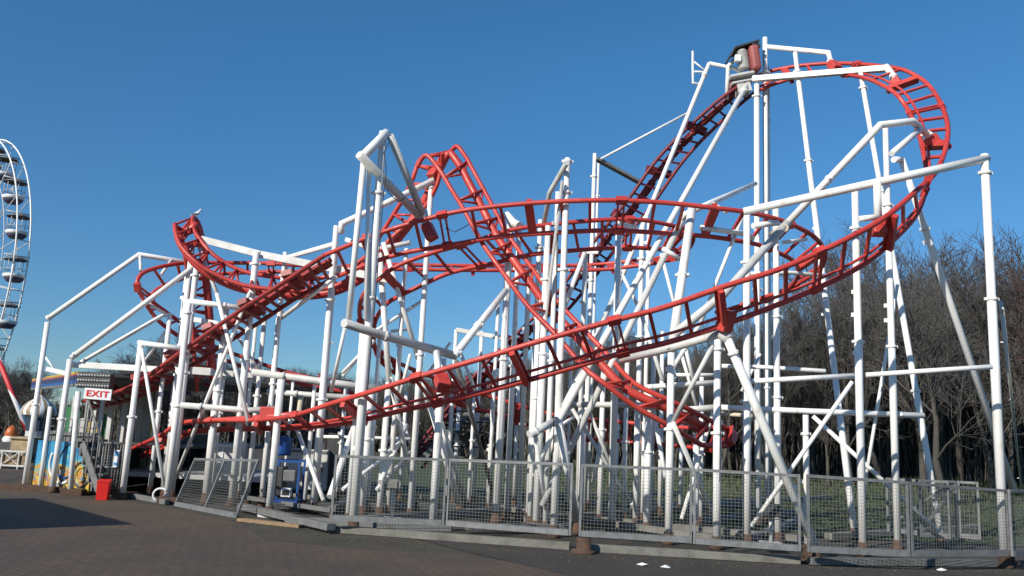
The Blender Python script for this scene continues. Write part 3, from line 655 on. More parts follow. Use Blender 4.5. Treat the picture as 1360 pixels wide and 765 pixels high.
FP = [((440, 691), (588, 698), 604, 609, 'galvanised mesh fence panel at the left end of the front fence row'),
      ((593, 698), (757, 711), 609, 615, 'galvanised mesh fence panel below the crossing of the red tracks'),
      ((770, 712), (917, 721), 616, 622, 'galvanised mesh fence panel just right of the paired gate posts'),
      ((922, 722), (1062, 732), 622, 630, 'mesh fence panel with the black floodlight behind its right end'),
      ((1074, 733), (1207, 739), 630, 639, 'mesh fence panel second from the right corner with lawn behind'),
      ((1212, 739), (1341, 738), 640, 650, 'mesh fence panel ending at the tall right hand corner column')]
for a, b_, ta, tb, lb in FP: fence_px(a, b_, ta, tb, lb)
p = G(1345, 739, .22); fence_panel(p, p + Vector((1.6, 1.2, 0)), 1.0, 1.0, 'mesh fence panel turning back from the right hand corner')
# rear fence gates on the lawn side
fence_panel(G(1180, 706, .22), G(1262, 716, .22), 1.0, 1.02, 'rear mesh gate with a diagonal bar left of the lawn gap', diag=True, cell=.075)
fence_panel(G(1236, 716, .22) + Vector((0, .35, 0)), G(1278, 717, .22) + Vector((0.1, .35, 0)), 1.02, 1.02, 'narrow rear mesh gate with a diagonal bar behind the right fence', diag=True, cell=.075)
fence_panel(G(1282, 717, .22) + Vector((0.1, .35, 0)), G(1322, 721, .22) + Vector((0, .5, 0)), 1.02, 1.02, 'rear mesh panel nearest the right hand corner column', cell=.075)
# leaning spare panel at left
p = G(232, 672, 0); q = G(313, 688, 0)
t = fence_panel(p, q, .93, 1.03, 'loose mesh fence panel leaning against the columns right of the red bin', z=.0, lean_y=.42, cell=.045, mid=True)

# ------------------------------------------------------------------ station at the left
ST = thing('ride_station', 'open sided ride station with striped canopy and painted front panels at the left end', 'station', (0, 15, 0))
def spart(mb, name, m, bevel=0): return mb.build(name, m, ST, ROFF, bevel)
def art_mat():
    m = bpy.data.materials.new('airbrushed_panel'); m.use_nodes = True; n = m.node_tree; b = n.nodes['Principled BSDF']; b.inputs['Roughness'].default_value = .35
    tc = n.nodes.new('ShaderNodeTexCoord'); sp = n.nodes.new('ShaderNodeSeparateXYZ'); n.links.new(tc.outputs['Object'], sp.inputs[0])
    ns = n.nodes.new('ShaderNodeTexNoise'); ns.inputs['Scale'].default_value = 3.2; ns.inputs['Detail'].default_value = 4; ns.inputs['Distortion'].default_value = 1.2
    n.links.new(tc.outputs['Object'], ns.inputs['Vector'])
    ma = n.nodes.new('ShaderNodeMath'); ma.operation = 'MULTIPLY_ADD'; ma.inputs[1].default_value = -0.62; n.links.new(sp.outputs['Z'], ma.inputs[0]); n.links.new(ns.outputs['Fac'], ma.inputs[2])
    m2 = n.nodes.new('ShaderNodeMath'); m2.operation = 'ADD'; m2.inputs[1].default_value = 0.30; n.links.new(ma.outputs[0], m2.inputs[0])
    cr = n.nodes.new('ShaderNodeValToRGB'); e = cr.color_ramp; e.interpolation = 'LINEAR'
    e.elements[0].position = 0.0; e.elements[0].color = (0.02, 0.15, 0.33, 1); e.elements[1].position = .34; e.elements[1].color = (0.06, 0.29, 0.45, 1)
    for pos, c in ((.40, (.10, .42, .50, 1)), (.43, (.38, .22, .04, 1)), (.50, (.50, .38, .07, 1)), (.54, (.36, .06, .03, 1)), (.585, (.52, .42, .16, 1)), (.64, (.06, .22, .33, 1)), (.70, (.46, .15, .04, 1)), (.78, (.5, .38, .06, 1))):
        x = e.elements.new(pos); x.color = c
    n.links.new(m2.outputs[0], cr.inputs[0]); n.links.new(cr.outputs[0], b.inputs['Base Color']); return m
M['art'] = art_mat()
pL = P(42, 640, 19.5); pR = P(119, 650, 18.75); dv = (pR - pL); dv.z = 0; SL = dv.length; dv.normalize(); bk = Vector((-dv.y, dv.x, 0))
PH = 1.04
segs = 4
for i in range(segs):
    a = pL + dv * (SL * i / segs + .01); c = pL + dv * (SL * (i + 1) / segs - .01)
    b = MB(); b.beam(Vector((a.x, a.y, .05 + PH / 2)), Vector((c.x, c.y, .05 + PH / 2)), .04, PH); spart(b, 'painted_panel', M['art'])
# painted emblem shapes on the panels
def ring_on(s_, z, r, rr, m, a0=0, a1=360):
    b = MB(); pts = []
    for k in range(25):
        a = R(a0 + (a1 - a0) * k / 24); q = pL + dv * (s_ + r * math.cos(a)) - bk * .025; pts.append(Vector((q.x, q.y, z + r * math.sin(a))))
    b.tube(pts, rr, 6); return spart(b, 'painted_line', m)
ring_on(1.55, .42, .26, .022, M['darkgrey']); ring_on(1.55, .42, .15, .02, M['yellow']); ring_on(.95, .62, .42, .03, M['signwhite'], 150, 300); ring_on(1.02, .68, .36, .03, M['blue'], 150, 290); ring_on(1.3, .6, .5, .016, M['darkgrey'], 100, 250)
# platform deck; dark boards stand in for the blackness underneath
b = MB()
c0 = pL + bk * .05; c1 = pR + bk * .05; c2 = c1 + bk * 6; c3 = c0 + bk * 6
b.add([(q.x, q.y, 1.0) for q in (c0, c1, c2, c3)] + [(q.x, q.y, 1.08) for q in (c0, c1, c2, c3)], [(0, 1, 2, 3), (7, 6, 5, 4), (0, 4, 5, 1), (1, 5, 6, 2), (2, 6, 7, 3), (3, 7, 4, 0)])
spart(b, 'platform_floor', M['steel'])
b = MB(); lw = G(150, 645, .45); b.box((-7.4, 21.3, .42), (4.0, 3.0, .10)); spart(b, 'lower_floor', M['greywhite'])
b = MB(); b.box((-7.4, 22.6, .20), (3.9, .1, .34)); b.box((-9.2, 22.0, .55), (.1, 4.6, 1.05)); spart(b, 'dark_underside', M['darkgrey'])
# railing
b = MB()
for k in range(9):
    q = pL + dv * (SL * k / 8) + bk * .1; b.tube([Vector((q.x, q.y, 1.08)), Vector((q.x, q.y, 1.58))], .013, 6)
for z in (1.24, 1.41, 1.58):
    q = pL + bk * .1; r_ = pR + bk * .1; b.tube([Vector((q.x, q.y, z)), Vector((r_.x, r_.y, z))], .013, 6)
spart(b, 'railing', M['galv'])
b = MB(); q = pL + bk * .16; r_ = pL + dv * (SL * .9) + bk * .16; b.beam(Vector((q.x, q.y, 1.20)), Vector((r_.x, r_.y, 1.20)), .02, .22); spart(b, 'railing_mesh', M['steel'])
# canopy
zr = 2.33
q0 = P(46, 514, 24.5); q1 = P(108, 502, 18.9); rb = Vector((-.02, 1, 0))
e0 = Vector((q0.x, q0.y, zr)); e1 = Vector((q1.x, q1.y, zr)); ed = (e1 - e0).normalized(); eb = Vector((-ed.y, ed.x, 0))
e1b = e1 + Vector((2.1, .8, 0))
b = MB(); pts = [e0, e1, e1b, e1b + eb * 4, e0 + eb * 4]
n5 = 5
b.add([p_ + Vector((0, 0, .22)) for p_ in pts] + [p_ + Vector((0, 0, .30)) for p_ in pts], [tuple(range(n5)), tuple(range(2 * n5 - 1, n5 - 1, -1))] + [(i, n5 + i, n5 + (i + 1) % n5, (i + 1) % n5) for i in range(n5)])
roof = spart(b, 'canopy_roof', M['darkgrey'])
for i, (m_, h) in enumerate((('yellow', .05), ('redb', .04), ('navy', .10), ('blue', .07), ('steel', .06))):
    z = zr + .30 - sum((.05, .04, .10, .07, .06)[:i]) - h / 2
    b = MB(); b.beam(Vector((e0.x, e0.y, z)) - eb * .06, Vector((e1.x, e1.y, z)) - eb * .06, .06, h - .002); b.build('fascia_stripe', M[m_], roof)
# bulb box on the corner
b0 = P(106, 498, 18.7); b1 = P(150, 498, 18.6)
bb = MB(); cz = zr + .10
bb.beam(Vector((b0.x, b0.y, cz)), Vector((b1.x, b1.y, cz)), .16, .33); bx = spart(bb, 'light_box', M['darkgrey'], .01)
b = MB(); dd = (Vector((b1.x, b1.y, 0)) - Vector((b0.x, b0.y, 0))); 
for i in range(12):
    for j in range(3):
        q = Vector((b0.x, b0.y, cz - .11 + .11 * j)) + dd * ((i + .5) / 12) + Vector((0, -.1, 0)); b.lathe(q, [(0, -.03), (.022, -.015), (.026, .01), (0, .03)], 8, (0, -1, 0))
b.build('bulb', M['greywhite'], bx)['kind'] = 'stuff'
# station posts
for px, py, Y, r_ in ((84, 526, 21.5, .04), (100, 526, 20.4, .035), (118, 532, 19.8, .04), (137, 532, 19.6, .04), (127, 545, 21, .035), (150, 527, 21, .06), (168, 525, 21.2, .07), (178, 526, 21.6, .06), (190, 522, 21.8, .07), (200, 520, 22, .07), (212, 520, 21.4, .07), (235, 525, 21.6, .06)):
    t_ = P(px, py, Y); b = MB(); b.beam(Vector((t_.x, t_.y, .4)), t_, r_ * 1.8, r_ * 1.8, (0, 1, 0)); spart(b, 'post', M['greywhite'])
b = MB(); b.tube([P(104, 520, 18.6), P(93, 656, 18.6)], .055, 10); spart(b, 'post', M['white']); b = MB(); b.tube([P(67, 540, 19.3), P(53, 650, 19.3)], .05, 10); spart(b, 'post', M['white'])
# background scenery boards inside the station
for px0, px1, py0, py1, Y, m_ in ((88, 104, 540, 575, 23, 'green'), (116, 130, 560, 590, 23, 'yellow'), (100, 114, 555, 575, 24, 'greywhite'), (184, 202, 556, 592, 23, 'yellow'), (132, 140, 550, 580, 23.5, 'green'), (160, 172, 575, 600, 23.2, 'redb')):
    a = P(px0, py0, Y); c = P(px1, py1, Y); b = MB(); b.box((a + c) / 2, (abs(c.x - a.x), .05, abs(a.z - c.z))); spart(b, 'scenery_board', M[m_])
# exit stairs with a side rail
s0 = P(110, 585, 18.4) + Vector((0, .42, 0)); s1 = P(131, 648, 18.1) + Vector((0, .42, 0))
for k in range(6):
    q = s0.lerp(s1, k / 5.5); b = MB(); b.box((q.x, q.y, q.z), (.32, .8, .05)); b.box((q.x - .12, q.y, q.z - .09), (.03, .8, .14)); spart(b, 'stair_tread', M['steel'])
b = MB(); b.beam(s0 - Vector((0, .42, .05)), s1 - Vector((0, .42, .05)), .03, .16); b.tube([s0 + Vector((0, -.42, .85)), s1 + Vector((0, -.42, .85))], .022, 8)
for k in range(5):
    q = s0.lerp(s1, k / 4) - Vector((0, .42, 0)); b.tube([q, q + Vector((0, 0, .85))], .018, 6)
spart(b, 'stair_rail', M['steel'])
b = MB(); a = P(134, 588, 18.4); c = P(165, 590, 18.4)
for z in (a.z, a.z - .5): b.tube([Vector((a.x, a.y, z)), Vector((c.x, c.y, z))], .022, 8)
for k in range(9):
    q = a.lerp(c, k / 8); b.tube([Vector((q.x, q.y, .12)), Vector((q.x, q.y, a.z))], .014 if k % 4 else .025, 6)
for k in range(14):
    b.tube([Vector((a.x, a.y, .2 + k * .06)), Vector((c.x, c.y, .2 + k * .06))], .005, 4)
spart(b, 'exit_barrier', M['steel'])
b = MB(); b.box((-10.2, 18.9 + .35, .06), (2.0, .5, .12)); spart(b, 'sill_block', M['rust'])
# rusty packing blocks under the front legs
for px, py in ((33, 647), (70, 651), (96, 658), (163, 662), (222, 670)):
    g = G(px, py, 0); b = MB(); b.box((g.x, g.y + .12, .065), (.42, .34, .13)); t = tag(b.build('packing_block', M['rust'], bevel=.01), {33: 'rusty packing block under the far left column', 70: 'rusty packing block under the second column from the left', 96: 'rusty packing block below the yellow part of the panels', 163: 'rusty packing block under the column right of the red bin', 222: 'rusty packing block beside the leaning mesh panel'}[px], 'block', 'packing blocks under the left columns')
# EXIT sign
ea = P(112.5, 523.5, 18.55); eb_ = P(147.5, 523.5, 18.5)
es = thing('exit_sign', 'white EXIT sign with red letters hanging at the station stairs', 'sign', tuple((ea + eb_) / 2))
wdt = (eb_ - ea).length; b = MB(); b.box((0, 0, 0), (wdt, .03, .235)); b.build('board', M['signwhite'], es, bevel=.006)
cu = bpy.data.curves.new('lettering', 'FONT'); cu.body = 'EXIT'; cu.align_x = 'CENTER'; cu.align_y = 'CENTER'; cu.size = .225; cu.extrude = .003; cu.offset = .006; cu.space_character = 1.12
tmp = bpy.data.objects.new('lettering', cu); COL.objects.link(tmp)
dg = bpy.context.evaluated_depsgraph_get(); me = bpy.data.meshes.new_from_object(tmp.evaluated_get(dg)); bpy.data.objects.remove(tmp)
lt = bpy.data.objects.new('lettering', me); COL.objects.link(lt); lt.parent = es; lt.location = (0, -.021, 0); lt.rotation_euler = (R(90), 0, 0); lt.scale = (.98, .80, 1)
me.materials.clear(); me.materials.append(M['bin'])
es.rotation_euler = (0, R(1.5), 0)
# notice board
na = P(154.5, 609, 18.35); nb = thing('notice_board', 'narrow blue and white notice fixed to the exit barrier', 'notice', tuple(na))
b = MB(); b.box((0, 0, 0), (.1, .015, .36)); b.build('board', M['signwhite'], nb)
b = MB(); b.box((0, -.01, .1), (.085, .006, .09)); b.box((0, -.01, -.11), (.085, .006, .06)); b.build('blue_print', mat('light_blue_print', (.08, .3, .6), .4), nb)
# red bin
g = G(136, 664, 0); rbn = thing('litter_bin', 'bright red square litter bin standing by the exit stairs', 'bin', tuple(g), R(12))
rbn.scale = (.76, .76, .88)
b = MB(); b.add([(-.14, -.14, 0), (.14, -.14, 0), (.14, .14, 0), (-.14, .14, 0), (-.155, -.155, .40), (.155, -.155, .40), (.155, .155, .44), (-.155, .155, .44)], [(3, 2, 1, 0), (4, 5, 6, 7), (0, 1, 5, 4), (1, 2, 6, 5), (2, 3, 7, 6), (3, 0, 4, 7)]); b.build('bin_body', M['bin'], rbn, bevel=.012)
b = MB(); b.box((0, 0, .43), (.33, .33, .035), Matrix.Rotation(R(7), 3, 'X')); b.build('rim', M['bin'], rbn, bevel=.01)

# ------------------------------------------------------------------ kiosk, ferris wheel and friends far left
g = P(44, 602, 33); kx, ky = g.x, g.y
K = thing('striped_dome_kiosk', 'small round kiosk with cream and brown striped onion dome', 'kiosk', (kx, ky, 0))
def px_m(Y): return Y / FPX
zt = lambda py, Y=33: P(44, py, Y).z
R_ = 20 * px_m(33)
b = MB(); b.lathe((0, 0, 0), [(R_ * .62, 0), (R_ * .62, zt(552)), (R_ * .8, zt(551))], 20); kb = b.build('wall', M['signwhite'], K)
for a in (-110, -70, -30): 
    b = MB(); an = R(a); b.box((R_ * .62 * math.cos(an), R_ * .62 * math.sin(an), zt(563)), (.03, .28, .5), Matrix.Rotation(an, 3, 'Z')); b.build('window', M['glass'], kb)
ns_ = 24; me = MB(); prof = [(R_, zt(551)), (R_ * 1.08, zt(546)), (R_ * .95, zt(540)), (R_ * .7, zt(534)), (R_ * .35, zt(529)), (R_ * .1, zt(525)), (0, zt(523))]
dome = MB(); dome.lathe((0, 0, 0), prof, ns_); do = dome.build('striped_dome', [M['signwhite'], M['tan']], K)
for p_ in do.data.polygons: 
    c = p_.center; p_.material_index = int((math.atan2(c.y, c.x) + math.pi) / (2 * math.pi) * ns_) % 2
b = MB(); b.lathe((0, 0, zt(523)), [(.04, 0), (.1, .08), (.03, .2), (0, .32)], 10); b.build('finial', M['tan'], K)
# orange topped attraction
g = P(12, 600, 30); OT = thing('orange_topped_ride', 'rounded orange canopy on a dark booth at the far left edge', 'ride', (g.x, g.y, 0))
OT.scale = (.75, .75, .97)
b = MB(); zz = lambda py: P(12, py, 30).z
b.lathe((0, 0, 0), [(.26, zz(578)), (.29, zz(574)), (.22, zz(568)), (.08, zz(564)), (0, zz(563))], 16); b.build('canopy', M['orange'], OT)
b = MB(); b.lathe((0, 0, 0), [(.32, zz(586)), (.36, zz(582)), (.27, zz(578)), (0, zz(578))], 16); b.build('scalloped_rim', M['signwhite'], OT)
b = MB(); b.box((0, 0, zz(586) / 2), (.6, .6, zz(586))); b.build('booth', M['darkgrey'], OT)
g = P(36, 600, 30); WB = thing('fairground_wagon', 'brown and white fairground wagon below the striped dome', 'wagon', (g.x, g.y, 0))
b = MB(); zz = lambda py: P(36, py, 30).z
b.box((0, 0, zz(598)), (.75, .8, zz(583) - zz(612))); b.build('body', M['tan'], WB); b = MB(); b.box((0, -.02, zz(582)), (.85, .9, .10)); b.build('roof', M['tan'], WB, bevel=.05)
for sx in (-.3, .3):
    b = MB(); b.lathe((sx, -.42, .2), [(0, -.04), (.2, -.04), (.2, .04), (0, .04)], 14, (0, 1, 0)); b.build('wheel', M['black'], WB)
# white trellis fence
pa_, pb_ = P(0, 625, 26), P(31, 618, 26); TF_ = thing('white_trellis_fence', 'low white criss-cross fence at the far left edge', 'fence', (pa_.x, pa_.y, 0))
L_ = (pb_ - pa_).length + 2; b = MB()
for k in range(2): b.beam((-2, 0, .1 + .42 * k), (L_ - 2, 0, .1 + .42 * k), .04, .05)
for k in range(int(L_ / .5) + 1):
    x = -2 + k * .5; b.beam((x, 0, 0), (x, 0, .55), .035, .035)
    if x + .5 <= L_ - 2: b.beam((x, -.01, .12), (x + .5, -.01, .5), .022, .022); b.beam((x, .025, .5), (x + .5, .025, .12), .022, .022)
b.build('trellis', M['greywhite'], TF_)
b = MB(); b.beam((-2, .06, .22), (L_ - 2, .06, .22), .03, .36); b.build('backing_board', M['wood'], TF_)
M['gondola'] = mat('navy_paint', (0.09, 0.08, 0.13), 0.4)
# ferris wheel
RW = 10.0; yaw = R(-40); edge = P(27, 352, 52.0); cpt = edge - Vector((math.cos(yaw), math.sin(yaw), 0)) * RW
FW = thing('ferris_wheel', 'white ferris wheel with dark open gondolas rising at the left edge', 'ferris wheel', (cpt.x, cpt.y, 0), yaw)
hz = cpt.z
def rimpt(a, r, y): return Vector((r * math.cos(a), y, hz + r * math.sin(a)))
for y in (-.4, .4):
    b = MB(); b.tube([rimpt(2 * math.pi * k / 96, RW, y) for k in range(97)], .055, 8); b.build('rim', M['white'], FW)
    b = MB(); b.tube([rimpt(2 * math.pi * k / 96, RW * .80, y) for k in range(97)], .03, 6); b.build('inner_rim', M['greywhite'], FW)
NG = 20
b = MB(); b.tube([(0, -1.2, hz), (0, 1.2, hz)], .45, 16); b.build('hub', M['greywhite'], FW)
for k in range(NG):
    a = 2 * math.pi * (k + .5) / NG; b = MB()
    for y in (-.4, .4): b.tube([rimpt(a, .4, y), rimpt(a, RW, y)], .03, 6)
    b.tube([rimpt(a, RW, -.4), rimpt(a, RW, .4)], .035, 6); b.build('spoke', M['greywhite'], FW)
for y in (-1.6, 1.6):
    for x in (-5, 5):
        b = MB(); b.tube([(x, y, 0), (x * .05, y * .7, hz)], .22, 10); b.build('support_leg', M['greywhite'], FW)
g0 = None
for k in range(-2, 5):
    a = 2 * math.pi * k / NG + .06; hp = rimpt(a, RW * .93, 0)
    if g0 is None:
        b = MB(); b.lathe((0, 0, -1.6), [(0, 0), (.4, .03), (.58, .22), (.62, .5), (.57, .5), (.4, .12), (0, .08)], 14); gd = b.build('gondola', M['gondola'], FW)
        b = MB(); b.lathe((0, 0, -.05), [(.72, -.14), (.68, -.08), (.3, .06), (0, .09)], 16); b.build('gondola_roof', M['steel'], gd)
        b = MB(); b.lathe((0, 0, -1.6), [(.60, .30), (.66, .38), (.64, .5)], 14); b.build('band', M['signwhite'], gd)
        b = MB(); b.tube([(0, -.75, .1), (0, .75, .1)], .05, 6)
        for q in range(6):
            an = q * math.pi / 3; b.tube([(.6 * math.cos(an), .6 * math.sin(an), -1.1), (.62 * math.cos(an), .62 * math.sin(an), -.12)], .022, 5)
        b.lathe((0, 0, -.8), [(.61, 0), (.64, .02), (.61, .04)], 14); b.build('cage_bar', M['greywhite'], gd)
        gd.location = hp; g0 = gd
    else:
        c = copy_tree(g0); c.location = hp
# striped red and white leg
def stripe_mat():
    m = bpy.data.materials.new('barber_stripes'); m.use_nodes = True; n = m.node_tree; b = n.nodes['Principled BSDF']
    tc = n.nodes.new('ShaderNodeTexCoord'); wv = n.nodes.new('ShaderNodeTexWave'); wv.inputs['Scale'].default_value = .45; wv.bands_direction = 'DIAGONAL'; wv.inputs['Distortion'].default_value = 0
    n.links.new(tc.outputs['Object'], wv.inputs['Vector']); cr = n.nodes.new('ShaderNodeValToRGB'); cr.color_ramp.interpolation = 'CONSTANT'
    cr.color_ramp.elements[0].color = (.5, .03, .03, 1); cr.color_ramp.elements[1].position = .62; cr.color_ramp.elements[1].color = (.75, .75, .75, 1)
    n.links.new(wv.outputs[0], cr.inputs[0]); n.links.new(cr.outputs[0], b.inputs['Base Color']); return m
a = P(-12, 452, 40); c = P(27, 548, 40); b = MB(); d_ = (c - a).normalized(); e_ = c + d_ * ((0 - c.z) / d_.z)
g = (e_.x, e_.y, 0); t = thing('striped_mast', 'leaning red and white striped mast beside the ferris wheel', 'mast', g)
b.tube([a - Vector(g), e_ - Vector(g)], .12, 14); b.build('pole', stripe_mat(), t)
b = MB(); b.lathe(a - Vector(g), [(.13, -.05), (.22, 0), (.2, .2), (0, .35)], 12, -d_); b.build('cap', M['redb'], t)

# ------------------------------------------------------------------ clutter among the legs
def lamp(px, py, Y, size, label, m, head_m):
    h = P(px, py, Y); t = thing('floodlight', label, 'floodlight', (h.x, h.y, 0), 0, 'floodlights among the columns')
    b = MB(); b.tube([(0, .1, .14), (0, .1, h.z)], .03, 8); b.box((0, .1, .16), (.3, .3, .04)); b.build('stand', M['greywhite'], t)
    b = MB(); b.box((0, 0, h.z), (size, .12, size * .78), Matrix.Rotation(R(-12), 3, 'X')); hd = b.build('head', m, t, bevel=.012)
    b = MB(); b.box((0, -.07, h.z - .005), (size * .82, .02, size * .6), Matrix.Rotation(R(-12), 3, 'X')); b.build('lens', head_m, hd)
    b = MB(); b.tube([(-size * .55, .02, h.z), (-size * .55, .1, h.z - size * .55), (size * .55, .1, h.z - size * .55), (size * .55, .02, h.z)], .012, 6); b.build('bracket', M['steel'], t)
lamp(522, 643, 15.2, .2, 'grey floodlight on a short stand behind the left mesh fence', M['steel'], M['concrete'])
lamp(1026, 678, 14.2, .26, 'black floodlight on a stand behind the fence near the raking leg', M['black'], M['darkgrey'])
h = P(376, 590, 17.6); t = thing('water_drum', 'blue plastic drum on top of the blue machine frame', 'drum', tuple(h - Vector((0, 0, .22))))
b = MB(); b.lathe((0, 0, 0), [(0, 0), (.17, 0), (.185, .05), (.175, .15), (.185, .2), (.175, .3), (.16, .36), (.06, .38), (0, .38)], 18); b.build('drum_body', M['blue'], t)
b = MB(); b.lathe((.07, 0, .38), [(.035, 0), (.035, .03), (0, .03)], 10); b.build('cap', M['black'], t)
h = P(383, 630, 17.5); t = thing('generator', 'blue framed machine with a white control box under the coaster', 'generator', (h.x, h.y, .1))
t.scale = (.62, .9, .95)
b = MB()
for x in (-.42, .42):
    for y in (-.25, .25): b.box((x, y, .45), (.06, .06, .9))
b.box((0, -.25, .92), (.9, .05, .05)); b.box((0, .25, .92), (.9, .05, .05)); b.box((0, 0, .1), (.9, .5, .05)); b.build('frame', M['blue'], t)
b = MB(); b.box((.1, -.05, .62), (.4, .3, .24)); b.build('motor_housing', M['steel'], t, bevel=.03); b = MB(); b.box((.06, -.2, .28), (.3, .16, .18)); cb = b.build('control_box', M['signwhite'], t, bevel=.01); b = MB(); b.box((.06, -.285, .28), (.22, .01, .1)); b.build('display', M['black'], cb)
b = MB(); b.box((-.25, 0, .5), (.3, .4, .6)); b.build('tank', M['darkgrey'], t, bevel=.03)
def cabinet(px, py0, py1, wpx, Y, label, m, trim, name='equipment_cabinet', cat='cabinet'):
    a = P(px, py1, Y); h = P(px, py0, Y); t = thing(name, label, cat, (a.x, a.y, 0)); w_ = wpx * Y / FPX
    b = MB(); b.box((0, 0, (h.z + .1) / 2), (w_, .9, h.z - .1)); b.build('body', m, t, bevel=.015)
    b = MB(); b.box((0, -.46, h.z - .06), (w_ * .98, .03, .06)); b.box((0, -.46, h.z * .5), (.03, .02, h.z * .8)); b.box((w_ * .4, -.46, h.z * .55), (.04, .03, .14)); b.build('door_trim', trim, t)
cabinet(408, 596, 645, 56, 22.4, 'low white plant cabinet behind the blue drum', M['greywhite'], M['steel'])
cabinet(432, 568, 650, 50, 22.6, 'tall dark control cabin behind the left columns', M['darkgrey'], M['black'], 'control_cabin', 'cabin')
cabinet(300, 588, 640, 36, 21.6, 'pale equipment box with a ribbed lid behind the leaning panel', M['greywhite'], M['signwhite'])
cabinet(255, 572, 650, 46, 24.0, 'grey slatted hut behind the low red track', M['steel'], M['greywhite'], 'service_hut', 'hut')
# white hose loop by the column foot, planks, litter
g = G(212, 669, 0); b = MB(); b.tube([(g.x + .15 * math.cos(q) , g.y, .17 + .13 * math.sin(q)) for q in [R(40 + k * 15) for k in range(15)]], .022, 8); tag(b.build('hose', M['signwhite']), 'white hose end curling up at the foot of a left column', 'hose')
for a, c, lb in (((318, 690), (400, 699), 'pale wooden plank lying below the leaning mesh panel'), ((345, 684), (440, 697), 'grey timber baulk behind the pale plank')):
    p = G(*a, .03); q = G(*c, .03); b = MB(); b.beam(p, q, .14, .055); tag(b.build('plank', M['wood'] if a[0] == 318 else M['greywhite'], bevel=.006), lb, 'plank')
for (px, py), lb in zip(((853, 750), (884, 753), (1250, 757)), ('largest crumpled white scrap on the tarmac below the fence', 'small white scrap right of the largest one on the tarmac', 'flat pale scrap on the tarmac near the right corner')):
    g = G(px, py, .02); b = MB(); vs = []
    for k in range(7):
        a = k * 2 * math.pi / 7; rr = random.uniform(.025, .07); vs.append((g.x + rr * 1.5 * math.cos(a), g.y + rr * math.sin(a), .012 + random.uniform(0, .02)))
    vs.append((g.x, g.y, .05)); b.add(vs, [(k, (k + 1) % 7, 7) for k in range(7)] + [tuple(reversed(range(7)))]); tag(b.build('paper_scrap', M['signwhite']), lb, 'litter', 'white scraps on the tarmac')
# gull on the left hump
g = P(260.5, 288, 18.6); t = thing('gull', 'white gull perched on top of the left red hump', 'gull', tuple(g), R(20))
t.scale = (.62, .62, .62)
b = MB(); b.tube([(-.19, 0, .02), (-.12, 0, .05), (-.02, 0, .1), (.06, 0, .15), (.09, 0, .2), (.10, 0, .25), (.13, 0, .275), (.155, 0, .27)], .01, 10)
b2 = MB(); rad = [.012, .03, .062, .07, .05, .036, .042, .022]; pts = [(-.19, 0, .03), (-.13, 0, .06), (-.03, 0, .1), (.05, 0, .14), (.09, 0, .2), (.105, 0, .245), (.125, 0, .28), (.16, 0, .275)]
for i in range(len(pts) - 1): pass
vs = []; n = 12
for (p_, rr) in zip(pts, rad):
    for j in range(n): a = 2 * math.pi * j / n; vs.append((p_[0] - .4 * rr * math.sin(a), p_[1] + rr * math.cos(a), p_[2] + .92 * rr * math.sin(a)))
b2.add(vs, [(i * n + j, i * n + (j + 1) % n, (i + 1) * n + (j + 1) % n, (i + 1) * n + j) for i in range(len(pts) - 1) for j in range(n)] + [tuple(reversed(range(n))), tuple(range((len(pts) - 1) * n, len(pts) * n))], True); bd = b2.build('body', M['gull'], t)
for sy in (-1, 1):
    b = MB(); b.add([(.06, sy * .072, .13), (-.05, sy * .07, .13), (-.22, sy * .02, .045), (-.05, sy * .066, .07), (.04, sy * .066, .08)], [(0, 1, 2, 3, 4)]); b.build('wing', M['gullgrey'], t)
    b = MB(); b.tube([(.02, sy * .025, .06), (.02, sy * .025, -.02)], .006, 6); b.build('leg', M['orange'], t)
b = MB(); b.tube([(.155, 0, .275), (.21, 0, .262)], .012, 6, .004); b.build('beak', M['yellow'], t)

# ------------------------------------------------------------------ trees
def grow(tr, cr, p, d, L, r, lev, rng, maxlev):
    segs_ = 4 if lev < 2 else (3 if lev < 4 else 2)
    pts = [p.copy()]; dd = d.copy()
    for k in range(segs_):
        dd = (dd + Vector((rng.gauss(0, .13), rng.gauss(0, .13), rng.gauss(.05, .08)))).normalized()
        pts.append(pts[-1] + dd * (L / segs_))
    r2 = r * (.45 if lev else .3)
    (tr if lev <= 1 else cr).tube(pts, r, 8 if lev == 0 else (5 if lev == 1 else 3), r2, caps=False)
    if lev >= maxlev: return
    nb = [11, 7, 6, 5, 4][lev]
    for k in range(nb):
        t = rng.uniform(.22 if lev == 0 else .2, 1.0); q = t * segs_; i = min(int(q), segs_ - 1); pp = pts[i].lerp(pts[i + 1], q - i)
        ax = (pts[i + 1] - pts[i]).normalized(); side = Vector((rng.gauss(0, 1), rng.gauss(0, 1), rng.gauss(0, 1))); side = (side - ax * side.dot(ax)).normalized()
        an = R(rng.uniform(24, 52)); nd = (ax * math.cos(an) + side * math.sin(an)); nd.z += .12; nd.normalize()
        grow(tr, cr, pp, nd, L * rng.uniform(.42, .66) * (1.0 - .3 * t if lev == 0 else 1), max(r * (1 - .65 * t) * .5, .011), lev + 1, rng, maxlev)
VAR = []
for s_ in range(6):
    rng = random.Random(40 + s_); tr = MB(); cr = MB(); grow(tr, cr, Vector((0, 0, -.1)), Vector((rng.gauss(0, .05), rng.gauss(0, .05), 1)).normalized(), 6.4, .135, 0, rng, 4)
    mz = max(v.z for v in cr.v)
    def mk(mb, nm, m_):
        me = bpy.data.meshes.new(nm); me.from_pydata([tuple(v) for v in mb.v], [], mb.f); me.polygons.foreach_set('use_smooth', mb.sm); me.materials.append(m_); return me
    VAR.append((mk(tr, 'trunk', M['bark']), mk(cr, 'crown', M['twigred'] if s_ == 5 else M['twig']), mz))
